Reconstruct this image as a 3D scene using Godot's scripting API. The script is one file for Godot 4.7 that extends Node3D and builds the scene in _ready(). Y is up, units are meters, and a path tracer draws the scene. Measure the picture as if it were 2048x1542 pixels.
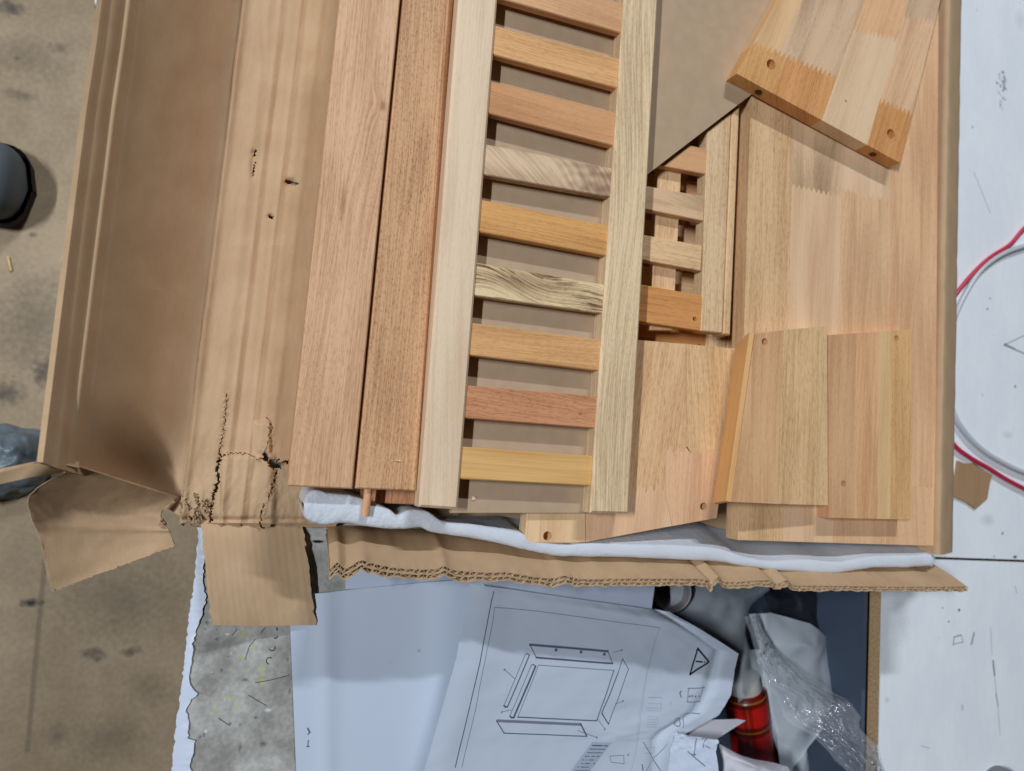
extends Node3D

# ---------------------------------------------------------------- measuring
# Camera pose recovered from the vanishing points of the slats and rails. spot() gives the
# point at height h (metres above the bench top) of a place measured in the 2048x1542 photograph.
const EYE := Vector3(0, 0.75, 0)
const RIGHT := Vector3(0.93783287, 0.33959533, -0.07172534)
const DOWN := Vector3(0.10146961, -0.07063251, 0.99232805)
const AHEAD := Vector3(0.33192383, -0.93791581, -0.10070009)
const FLOOR_Y := -0.40
const LU := 0.6
const LV := 0.12
var rng := RandomNumberGenerator.new()
var noise := FastNoiseLite.new()
var used := {}

func spot(x: float, y: float, h: float) -> Vector3:
	var d := RIGHT * ((x - 1024.0) / 1500.0) + DOWN * ((y - 771.0) / 1500.0) + AHEAD
	return EYE + d * ((h - EYE.y) / d.y)

func spots(a: Array, h: float) -> PackedVector3Array:
	var r := PackedVector3Array()
	for p in a:
		r.append(spot(p[0], p[1], p[2] if p.size() > 2 else h))
	return r

# ---------------------------------------------------------------- naming
func numbered(called: String, parent: Node) -> String:
	var key := str(parent.get_instance_id()) + called
	used[key] = used.get(key, -1) + 1
	return called if used[key] == 0 else "%s_%03d" % [called, used[key]]

func thing(called: String, label: String, category: String, group := "") -> Node3D:
	var o := Node3D.new()
	o.name = numbered(called, self)
	add_child(o, true)
	return tag(o, label, category, group)

func tag(o: Node3D, label: String, category: String, group := "") -> Node3D:
	o.set_meta("label", label)
	o.set_meta("category", category)
	if group:
		o.set_meta("group", group)
	return o

func put(called: String, parent: Node, mesh: Mesh, m: Material) -> MeshInstance3D:
	var o := MeshInstance3D.new()
	o.name = numbered(called, parent)
	o.mesh = mesh
	o.material_override = m
	parent.add_child(o, true)
	return o

# ---------------------------------------------------------------- meshes
func tri(st: SurfaceTool, a: Vector3, b: Vector3, c: Vector3, n: Vector3, ua: Vector2, ub: Vector2, uc: Vector2) -> void:
	if (b - a).cross(c - a).dot(n) > 0.0:
		var t := b; b = c; c = t
		var s := ub; ub = uc; uc = s
	for k in 3:
		st.set_normal(n)
		st.set_uv([ua, ub, uc][k])
		st.add_vertex([a, b, c][k])

func enlarged(p: PackedVector2Array) -> PackedVector2Array:
	var r := PackedVector2Array()
	for q in p:
		r.append(q * 1000.0)
	return r

func inset(p: PackedVector2Array, b: float) -> PackedVector2Array:
	var r := PackedVector2Array()
	var n := p.size()
	for i in n:
		var d0 := (p[i] - p[(i + n - 1) % n]).normalized()
		var d1 := (p[(i + 1) % n] - p[i]).normalized()
		var n0 := Vector2(-d0.y, d0.x)
		var n1 := Vector2(-d1.y, d1.x)
		var m := n0 + n1
		var k := b / maxf(0.35, 1.0 + n0.dot(n1))
		r.append(p[i] + m * k)
	return r

# A solid board with chamfered top edges; the outline is its top face, holes are drilled from above.
func slab(called: String, parent: Node, top: PackedVector3Array, thick: float, m: Material, o := {}) -> MeshInstance3D:
	var n := Vector3.ZERO
	var c := Vector3.ZERO
	var cnt := top.size()
	for i in cnt:
		var a := top[i]
		var b := top[(i + 1) % cnt]
		n += Vector3((a.y - b.y) * (a.z + b.z), (a.z - b.z) * (a.x + b.x), (a.x - b.x) * (a.y + b.y))
		c += a / cnt
	n = n.normalized()
	if n.y < 0:
		n = -n
	var g: Vector3 = o.get("grain", Vector3(0, 0, 1))
	var u := (g - n * g.dot(n)).normalized()
	var v := n.cross(u)
	var p := PackedVector2Array()
	for a in top:
		p.append(Vector2((a - c).dot(u), (a - c).dot(v)))
	var flip := Geometry2D.is_polygon_clockwise(p)
	if flip:
		p.reverse()
	var lo := p
	if o.has("bottom"):
		lo = PackedVector2Array()
		for a in o.bottom:
			lo.append(Vector2((a - c).dot(u), (a - c).dot(v)))
		if flip:
			lo.reverse()
	var bev: float = o.get("bevel", 0.0008)
	var off: Vector2 = o.get("off", Vector2(rng.randf() * 0.1 + LU / 2 - 0.05, rng.randf() * LV))
	var inn := inset(p, bev)
	var st := SurfaceTool.new()
	st.begin(Mesh.PRIMITIVE_TRIANGLES)
	var at := func(q: Vector2, d: float) -> Vector3: return c + u * q.x + v * q.y - n * d
	var uv := func(q: Vector2, d: float) -> Vector2: return Vector2((q.x + off.x + d * 0.2) / LU, (q.y + off.y + d) / LV)
	var holes: Array = o.get("holes", [])
	var polys: Array = [inn]
	var k := 14
	for hole in holes:
		var hc := Vector2((hole[0] - c).dot(u), (hole[0] - c).dot(v))
		var circle := PackedVector2Array()
		for i in k:
			circle.append(hc + Vector2.from_angle(TAU * (i + 0.5) / k) * hole[1])
		var next: Array = []
		for q in polys:
			for side in [-1.0, 1.0]:
				var box := PackedVector2Array([hc + Vector2(0, -3), hc + Vector2(3 * side, -3), hc + Vector2(3 * side, 3), hc + Vector2(0, 3)])
				for half in Geometry2D.intersect_polygons(q, box):
					for rest in Geometry2D.clip_polygons(half, circle):
						next.append(rest)
		polys = next
		var deep: float = hole[2] if hole.size() > 2 else 0.013
		for i in k:
			var a := circle[i]
			var b := circle[(i + 1) % k]
			var nn: Vector3 = (u * (hc.x - (a.x + b.x) / 2) + v * (hc.y - (a.y + b.y) / 2)).normalized()
			tri(st, at.call(a, 0), at.call(b, 0), at.call(b, deep), nn, uv.call(a, 0), uv.call(b, 0), uv.call(b, deep))
			tri(st, at.call(a, 0), at.call(b, deep), at.call(a, deep), nn, uv.call(a, 0), uv.call(b, deep), uv.call(a, deep))
			tri(st, at.call(hc, deep), at.call(a, deep), at.call(b, deep), n, uv.call(hc, 0), uv.call(a, 0), uv.call(b, 0))
	for q in polys:
		var ix := Geometry2D.triangulate_polygon(enlarged(q))
		for i in range(0, ix.size(), 3):
			tri(st, at.call(q[ix[i]], 0), at.call(q[ix[i + 1]], 0), at.call(q[ix[i + 2]], 0), n, uv.call(q[ix[i]], 0), uv.call(q[ix[i + 1]], 0), uv.call(q[ix[i + 2]], 0))
	for i in p.size():
		var j := (i + 1) % p.size()
		var d := (p[j] - p[i]).normalized()
		var outw := (u * d.y - v * d.x).normalized()
		var nb := (outw + n).normalized()
		tri(st, at.call(inn[i], 0), at.call(inn[j], 0), at.call(p[j], bev), nb, uv.call(inn[i], 0), uv.call(inn[j], 0), uv.call(p[j], 0))
		tri(st, at.call(inn[i], 0), at.call(p[j], bev), at.call(p[i], bev), nb, uv.call(inn[i], 0), uv.call(p[j], 0), uv.call(p[i], 0))
		tri(st, at.call(p[i], bev), at.call(p[j], bev), at.call(lo[j], thick), outw, uv.call(p[i], bev), uv.call(p[j], bev), uv.call(p[j], thick))
		tri(st, at.call(p[i], bev), at.call(lo[j], thick), at.call(lo[i], thick), outw, uv.call(p[i], bev), uv.call(p[j], thick), uv.call(p[i], thick))
	var jx := Geometry2D.triangulate_polygon(enlarged(lo))
	for i in range(0, jx.size(), 3):
		tri(st, at.call(lo[jx[i]], thick), at.call(lo[jx[i + 1]], thick), at.call(lo[jx[i + 2]], thick), -n, uv.call(lo[jx[i]], 0), uv.call(lo[jx[i + 1]], 0), uv.call(lo[jx[i + 2]], 0))
	return put(called, parent, st.commit(), m)

# A bent sheet: a grid of points with a thickness; cells can be left out to tear it.
func sheet(called: String, parent: Node, g: Array, thick: float, m: Material, o := {}) -> MeshInstance3D:
	var nr := g.size()
	var nc: int = g[0].size()
	var skip: Callable = o.get("skip", func(_i, _j): return false)
	var rect: Rect2 = o.get("rect", Rect2(0, 0, 0, 0))
	var pos := PackedVector3Array()
	var nor := PackedVector3Array()
	var uvs := PackedVector2Array()
	var idx := PackedInt32Array()
	var vl := 0.0
	for i in nr:
		if i > 0:
			vl += g[i][nc / 2].distance_to(g[i - 1][nc / 2])
		var ul := 0.0
		for j in nc:
			if j > 0:
				ul += g[i][j].distance_to(g[i][j - 1])
			var a: Vector3 = g[mini(i + 1, nr - 1)][j] - g[maxi(i - 1, 0)][j]
			var b: Vector3 = g[i][mini(j + 1, nc - 1)] - g[i][maxi(j - 1, 0)]
			var n := a.cross(b).normalized()
			if n.y < 0 and not o.get("keep", false):
				n = -n
			if o.get("turn", false):
				n = -n
			pos.append(g[i][j])
			nor.append(n)
			if rect.size.x > 0:
				uvs.append(Vector2((g[i][j].x - rect.position.x) / rect.size.x, (g[i][j].z - rect.position.y) / rect.size.y))
			else:
				uvs.append(Vector2(ul, vl) / float(o.get("scale", 0.3)))
	var full := pos.size()
	if thick > 0:
		for i in full:
			pos.append(pos[i] - nor[i] * thick)
			nor.append(-nor[i])
			uvs.append(uvs[i])
	var on := func(i: int, j: int) -> bool: return i >= 0 and j >= 0 and i < nr - 1 and j < nc - 1 and not skip.call(i, j)
	var face := func(a: int, b: int, c: int) -> void:
		if (pos[b] - pos[a]).cross(pos[c] - pos[a]).dot(nor[a] + nor[b] + nor[c]) > 0:
			idx.append_array([a, c, b])
		else:
			idx.append_array([a, b, c])
	for i in nr - 1:
		for j in nc - 1:
			if not on.call(i, j):
				continue
			var a := i * nc + j
			face.call(a, a + 1, a + nc + 1)
			face.call(a, a + nc + 1, a + nc)
			if thick <= 0:
				continue
			face.call(full + a, full + a + 1, full + a + nc + 1)
			face.call(full + a, full + a + nc + 1, full + a + nc)
			for e in [[-1, 0, a, a + 1], [1, 0, a + nc, a + nc + 1], [0, -1, a, a + nc], [0, 1, a + 1, a + nc + 1]]:
				if on.call(i + e[0], j + e[1]):
					continue
				var mid: Vector3 = (pos[a] + pos[a + nc + 1]) / 2
				var ee: Vector3 = (pos[e[2]] + pos[e[3]]) / 2 - mid
				var s := pos.size()
				for w in [e[2], e[3], full + e[3], full + e[2]]:
					pos.append(pos[w])
					nor.append(ee.normalized())
					uvs.append(uvs[w])
				face.call(s, s + 1, s + 2)
				face.call(s, s + 2, s + 3)
	var arr := []
	arr.resize(Mesh.ARRAY_MAX)
	arr[Mesh.ARRAY_VERTEX] = pos
	arr[Mesh.ARRAY_NORMAL] = nor
	arr[Mesh.ARRAY_TEX_UV] = uvs
	arr[Mesh.ARRAY_INDEX] = idx
	var am := ArrayMesh.new()
	am.add_surface_from_arrays(Mesh.PRIMITIVE_TRIANGLES, arr)
	return put(called, parent, am, m)

func smooth(pts: PackedVector3Array, steps: int) -> PackedVector3Array:
	var r := PackedVector3Array()
	for i in pts.size() - 1:
		for k in steps:
			r.append(pts[i].cubic_interpolate(pts[i + 1], pts[maxi(i - 1, 0)], pts[mini(i + 2, pts.size() - 1)], float(k) / steps))
	r.append(pts[-1])
	return r

func tube(called: String, parent: Node, pts: PackedVector3Array, r: float, m: Material, sides := 10) -> MeshInstance3D:
	var st := SurfaceTool.new()
	st.begin(Mesh.PRIMITIVE_TRIANGLES)
	var rings := []
	for i in pts.size():
		var t := (pts[mini(i + 1, pts.size() - 1)] - pts[maxi(i - 1, 0)]).normalized()
		var s := t.cross(Vector3.UP)
		s = s.normalized() if s.length() > 0.01 else Vector3.RIGHT
		var w := s.cross(t)
		var ring := []
		for k in sides:
			ring.append(s * cos(TAU * k / sides) + w * sin(TAU * k / sides))
		rings.append(ring)
	for i in pts.size() - 1:
		for k in sides:
			var l := (k + 1) % sides
			var q := [[i, k], [i + 1, k], [i + 1, l], [i, k], [i + 1, l], [i, l]]
			for e in [0, 3]:
				var v3 := []
				for f in 3:
					v3.append(q[e + f])
				var a: Vector3 = pts[v3[0][0]] + rings[v3[0][0]][v3[0][1]] * r
				var b: Vector3 = pts[v3[1][0]] + rings[v3[1][0]][v3[1][1]] * r
				var c: Vector3 = pts[v3[2][0]] + rings[v3[2][0]][v3[2][1]] * r
				if (b - a).cross(c - a).dot(rings[i][k]) > 0:
					var tmp = v3[1]; v3[1] = v3[2]; v3[2] = tmp
				for f in v3:
					st.set_normal(rings[f[0]][f[1]])
					st.set_uv(Vector2(float(f[1]) / sides, f[0] * 0.1))
					st.add_vertex(pts[f[0]] + rings[f[0]][f[1]] * r)
	for e in [0, pts.size() - 1]:
		var nn: Vector3 = (pts[0] - pts[1]).normalized() if e == 0 else (pts[-1] - pts[-2]).normalized()
		for k in range(1, sides - 1):
			tri(st, pts[e] + rings[e][0] * r, pts[e] + rings[e][k] * r, pts[e] + rings[e][k + 1] * r, nn, Vector2.ZERO, Vector2.ONE, Vector2.ONE)
	return put(called, parent, st.commit(), m)

# ---------------------------------------------------------------- materials
func mat(tex: Texture2D, tint := Color.WHITE, rough := 0.6, spec := 0.35) -> StandardMaterial3D:
	var m := StandardMaterial3D.new()
	m.albedo_texture = tex
	m.albedo_color = tint
	m.roughness = rough
	m.metallic_specular = spec
	return m

func plain(c: Color, rough := 0.6, spec := 0.4) -> StandardMaterial3D:
	return mat(null, c, rough, spec)

func rgb(r: float, g: float, b: float) -> Color:
	return Color(r / 255.0, g / 255.0, b / 255.0)

# Wood: growth rings pulled long along the grain, streaks, pores, and knots at given places (metres along, across).
func wood(sd: int, light: Color, dark: Color, o := {}) -> ImageTexture:
	var w := 1024
	var h := 192
	var n := FastNoiseLite.new()
	n.seed = sd
	n.frequency = 1.0
	n.noise_type = FastNoiseLite.TYPE_SIMPLEX
	n.fractal_type = FastNoiseLite.FRACTAL_NONE
	var rings: float = o.get("rings", 130.0)
	var warp: float = o.get("warp", 0.012)
	var rc: float = o.get("ring", 0.35)
	var sc: float = o.get("streak", 0.25)
	var pc: float = 0.6 * float(o.get("pores", 0.3))
	var bc: float = o.get("blotch", 0.2)
	var wl: float = o.get("along", 1.8)
	var wa: float = o.get("across", 7.0)
	var fl: float = o.get("fleck", 1.0)
	var spalt: float = o.get("spalt", 0.0)
	var slope: float = o.get("slope", 0.0)
	var knots: Array = o.get("knots", [])
	var ends: Array = o.get("stain", [])
	light = light.lerp(Color(1, 1, 1) * light.get_luminance(), -0.10)
	dark = light.lerp(dark, float(o.get("contrast", 0.5)))
	var d := PackedByteArray()
	d.resize(w * h * 3)
	var at := 0
	for y in h:
		var v := float(y) / h * LV
		for x in w:
			var u := float(x) / w * LU
			var vv := v + u * slope + warp * n.get_noise_2d(u * wl, v * wa)
			var extra := 0.0
			for kn in knots:
				var du: float = (u - kn[0]) / kn[3]
				var dv: float = v - kn[1]
				var q := du * du + dv * dv
				var r2: float = kn[2] * kn[2]
				vv += dv * 1.3 * exp(-q / (r2 * 5.0))
				extra += kn[4] * exp(-q / (r2 * 0.45))
			for e in ends:
				extra += e[4] * clampf(exp(-pow((u - e[0]) / e[2], 2) - pow((v - e[1]) / e[3], 2)) + 0.35 * n.get_noise_2d(u * 60.0 + 9.0, v * 90.0) * exp(-pow((u - e[0]) / e[2], 2) * 0.5), 0, 1)
			var f := fposmod(vv * rings, 1.0)
			var ring := f * f * (1.0 if f < 0.9 else (1.0 - f) * 10.0)
			var s := n.get_noise_2d(u * 9.0 + 31.0, vv * 620.0)
			var p := n.get_noise_2d(u * 70.0 * fl, vv * 1500.0 + 77.0)
			var bl := n.get_noise_2d(u * 4.0 + 50.0, v * 22.0)
			var t := 0.18 + ring * rc + s * sc + bl * bc + extra
			if spalt > 0.0:
				var sp := n.get_noise_2d(u * 16.0, vv * 150.0 + 11.0) + 0.6 * n.get_noise_2d(u * 50.0, vv * 420.0)
				t += spalt * smoothstep(0.15, 0.6, sp) * (0.55 + 0.5 * n.get_noise_2d(u * 9.0 + 4.0, v * 30.0))
			if p > 0.42:
				t += pc * (p - 0.42) * 2.6
			t = clampf(t, 0.0, 1.25)
			d[at] = int(clampf((light.r + (dark.r - light.r) * t) * 255.0, 0, 255))
			d[at + 1] = int(clampf((light.g + (dark.g - light.g) * t) * 255.0, 0, 255))
			d[at + 2] = int(clampf((light.b + (dark.b - light.b) * t) * 255.0, 0, 255))
			at += 3
	var img := Image.create_from_data(w, h, false, Image.FORMAT_RGB8, d)
	img.generate_mipmaps()
	return ImageTexture.create_from_image(img)

# Kraft board, paper, laminate, concrete: layered noise between two colours.
func mottled(sd: int, size: int, a: Color, b: Color, layers: Array) -> Image:
	var d := PackedFloat32Array()
	d.resize(size * size)
	for l in layers:
		var n := FastNoiseLite.new()
		n.seed = sd + int(l[0] * 10)
		n.frequency = 1.0
		n.noise_type = FastNoiseLite.TYPE_SIMPLEX
		n.fractal_type = FastNoiseLite.FRACTAL_FBM
		n.fractal_octaves = int(l[3]) if l.size() > 3 else 2
		var i := 0
		for y in size:
			for x in size:
				d[i] += l[2] * n.get_noise_2d(l[0] * x / size, l[1] * y / size)
				i += 1
	var o := PackedByteArray()
	o.resize(size * size * 3)
	for i in size * size:
		var t := clampf(0.5 + d[i], 0, 1)
		o[i * 3] = int((a.r + (b.r - a.r) * t) * 255)
		o[i * 3 + 1] = int((a.g + (b.g - a.g) * t) * 255)
		o[i * 3 + 2] = int((a.b + (b.b - a.b) * t) * 255)
	return Image.create_from_data(size, size, false, Image.FORMAT_RGB8, o)

func dab(img: Image, p: Vector2, r: Vector2, c: Color, soft := 0.5, ragged := 0.0) -> void:
	for y in range(maxi(0, int(p.y - r.y * 1.4)), mini(img.get_height(), int(p.y + r.y * 1.4) + 1)):
		for x in range(maxi(0, int(p.x - r.x * 1.4)), mini(img.get_width(), int(p.x + r.x * 1.4) + 1)):
			var q := Vector2((x + 0.5 - p.x) / r.x, (y + 0.5 - p.y) / r.y).length()
			q += ragged * noise.get_noise_2d(x * 9.0, y * 9.0)
			var k := clampf((1.0 - q) / soft, 0, 1) * c.a
			if k > 0:
				img.set_pixel(x, y, img.get_pixel(x, y).lerp(Color(c.r, c.g, c.b), k))

func stroke(img: Image, a: Vector2, b: Vector2, w: float, c: Color) -> void:
	var lo := a.min(b) - Vector2(w, w) * 1.5
	var hi := a.max(b) + Vector2(w, w) * 1.5
	for y in range(maxi(0, int(lo.y)), mini(img.get_height(), int(hi.y) + 1)):
		for x in range(maxi(0, int(lo.x)), mini(img.get_width(), int(hi.x) + 1)):
			var q := Vector2(x + 0.5, y + 0.5)
			var k := clampf(w * 0.5 + 0.5 - q.distance_to(Geometry2D.get_closest_point_to_segment(q, a, b)), 0, 1) * c.a
			if k > 0:
				img.set_pixel(x, y, img.get_pixel(x, y).lerp(Color(c.r, c.g, c.b), k))

func tex(img: Image) -> ImageTexture:
	img.generate_mipmaps()
	return ImageTexture.create_from_image(img)

func rect_xz(x0: float, z0: float, x1: float, z1: float) -> Rect2:
	return Rect2(x0, z0, x1 - x0, z1 - z0)

func flat(called: String, parent: Node, x0: float, z0: float, x1: float, z1: float, y: float, thick: float, m: Material, rect := Rect2(0, 0, 0, 0), cells := 1) -> MeshInstance3D:
	var g := []
	for i in cells + 1:
		var row := PackedVector3Array()
		for j in cells + 1:
			row.append(Vector3(lerpf(x0, x1, float(j) / cells), y, lerpf(z0, z1, float(i) / cells)))
		g.append(row)
	return sheet(called, parent, g, thick, m, {"rect": rect} if rect.size.x > 0 else {})

func along(poly: PackedVector3Array, t: float) -> Vector3:
	var f := clampf(t, 0, 1) * (poly.size() - 1)
	var i := mini(int(f), poly.size() - 2)
	return poly[i].lerp(poly[i + 1], f - i)

# ================================================================ the scene
var W := {}

func _ready() -> void:
	rng.seed = 7
	noise.seed = 3
	noise.frequency = 0.02
	set_the_stage()
	make_woods()
	build_floor_and_benches()
	build_box()
	build_boards()
	build_ladder()
	build_lattice()
	build_panels()
	build_foam()
	build_papers()
	build_bin()
	build_small_things()

func set_the_stage() -> void:
	var cam := Camera3D.new()
	cam.name = "camera"
	var att := CameraAttributesPhysical.new()
	att.frustum_focal_length = 23.346
	att.frustum_focus_distance = 0.70
	att.exposure_aperture = 4.0
	cam.attributes = att
	cam.keep_aspect = Camera3D.KEEP_HEIGHT
	cam.fov = 54.4
	cam.near = 0.02
	cam.far = 60.0
	cam.transform = Transform3D(Basis(RIGHT, -DOWN, -AHEAD).orthonormalized(), EYE)
	add_child(cam)
	cam.current = true
	var env := Environment.new()
	env.background_mode = Environment.BG_COLOR
	env.background_color = Color(0.075, 0.077, 0.081)
	env.background_energy_multiplier = 1.0
	env.tonemap_mode = Environment.TONE_MAPPER_LINEAR
	env.tonemap_exposure = 0.96
	env.sdfgi_enabled = true
	env.ssao_enabled = true
	env.ssil_enabled = true
	var we := WorldEnvironment.new()
	we.name = "environment"
	we.environment = env
	add_child(we)
	# two workshop tubes overhead: one beyond the far end of the box, one to its left
	for l in [["lamp_beyond", Vector3(0.9, 3.9, -4.5), Vector2(1.2, 0.14), 16.8], ["lamp_left", Vector3(-3.0, 3.9, -0.3), Vector2(0.14, 1.2), 18.2]]:
		var a := AreaLight3D.new()
		a.name = l[0]
		a.area_size = l[2]
		a.area_normalize_energy = true
		a.light_energy = l[3]
		a.light_color = Color(0.95, 0.985, 1.03)
		a.area_range = 14.0
		a.shadow_enabled = true
		a.position = l[1]
		a.basis = Basis.looking_at(Vector3(0.4, 0.05, -0.15) - l[1], Vector3(0, 0, -1) if l[0] == "lamp_left" else Vector3.UP)
		add_child(a)

func make_woods() -> void:
	W.plank_a = wood(11, rgb(228, 187, 150), rgb(150, 96, 62), {"rings": 120.0, "warp": 0.010, "across": 5.0, "along": 2.2, "ring": 0.22, "streak": 0.34, "blotch": 0.22, "pores": 0.55, "knots": [[0.19, 0.081, 0.0035, 2.0, 1.3], [0.285, 0.054, 0.003, 8.0, 0.9]]})
	W.plank_b = wood(23, rgb(217, 173, 133), rgb(126, 82, 52), {"rings": 160.0, "warp": 0.003, "ring": 0.12, "streak": 0.4, "pores": 0.9, "blotch": 0.2, "fleck": 2.2})
	W.ash = wood(37, rgb(240, 215, 184), rgb(184, 144, 108), {"rings": 60.0, "warp": 0.012, "ring": 0.22, "streak": 0.2, "blotch": 0.3, "pores": 0.3})
	W.grained = wood(41, rgb(238, 211, 172), rgb(140, 106, 72), {"rings": 110.0, "warp": 0.010, "ring": 0.28, "streak": 0.36, "along": 1.6, "pores": 0.5})
	W.tan = wood(53, rgb(232, 192, 144), rgb(150, 104, 64), {"rings": 110.0, "warp": 0.008, "ring": 0.2, "streak": 0.3, "pores": 0.6})
	W.orange = wood(59, rgb(226, 176, 118), rgb(150, 96, 54), {"rings": 120.0, "warp": 0.008, "ring": 0.24, "streak": 0.34, "pores": 0.5, "blotch": 0.3})
	W.red = wood(61, rgb(212, 158, 120), rgb(128, 76, 50), {"rings": 90.0, "warp": 0.012, "ring": 0.26, "streak": 0.36, "pores": 0.7, "knots": [[0.345, 0.050, 0.0022, 1.5, 1.0]]})
	W.spalted = wood(67, rgb(238, 212, 168), rgb(104, 72, 48), {"rings": 60.0, "warp": 0.014, "along": 7.0, "ring": 0.1, "streak": 0.3, "blotch": 0.35, "spalt": 0.8, "contrast": 0.72})
	W.smoky = wood(71, rgb(230, 200, 164), rgb(112, 80, 62), {"rings": 70.0, "warp": 0.02, "along": 4.0, "ring": 0.24, "streak": 0.24, "blotch": 0.3, "slope": 0.35, "stain": [[0.362, 0.048, 0.03, 0.02, 0.9], [0.335, 0.062, 0.03, 0.008, 0.35]], "contrast": 0.5})
	W.walnut = wood(73, rgb(230, 206, 174), rgb(124, 98, 80), {"rings": 34.0, "warp": 0.022, "across": 6.0, "along": 2.4, "ring": 0.4, "streak": 0.2, "blotch": 0.5, "pores": 0.4})
	W.pine = wood(79, rgb(238, 212, 160), rgb(190, 140, 80), {"rings": 80.0, "warp": 0.004, "ring": 0.4, "streak": 0.24, "pores": 0.15})
	W.beech = wood(83, rgb(236, 204, 168), rgb(166, 122, 88), {"rings": 70.0, "warp": 0.012, "ring": 0.24, "streak": 0.26, "blotch": 0.3, "pores": 0.45})
	W.oak = wood(89, rgb(236, 207, 170), rgb(156, 116, 78), {"rings": 110.0, "warp": 0.006, "ring": 0.22, "streak": 0.36, "pores": 0.8, "blotch": 0.25})
	for k in W.keys():
		W[k + "_m"] = mat(W[k], Color.WHITE, 0.55, 0.3)
	W.kraft = tex(mottled(5, 512, rgb(190, 157, 121), rgb(205, 173, 137), [[5.0, 5.0, 0.4, 3], [120.0, 24.0, 0.14], [240.0, 240.0, 0.22]]))
	W.kraft_m = mat(W.kraft, Color.WHITE, 0.85, 0.15)
	W.kraft_edge_m = plain(rgb(198, 168, 132), 0.9, 0.1)
	W.hardboard = tex(mottled(15, 512, rgb(180, 153, 124), rgb(195, 168, 138), [[8.0, 8.0, 0.25, 2], [240.0, 240.0, 0.5, 2]]))
	W.hardboard_m = mat(W.hardboard, Color.WHITE, 0.6, 0.3)
	W.hardboard_m.uv1_scale = Vector3(3.0, 0.6, 1.0)

func tinted(m: StandardMaterial3D, c: Color) -> StandardMaterial3D:
	var r: StandardMaterial3D = m.duplicate()
	r.albedo_color = c
	return r

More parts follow.
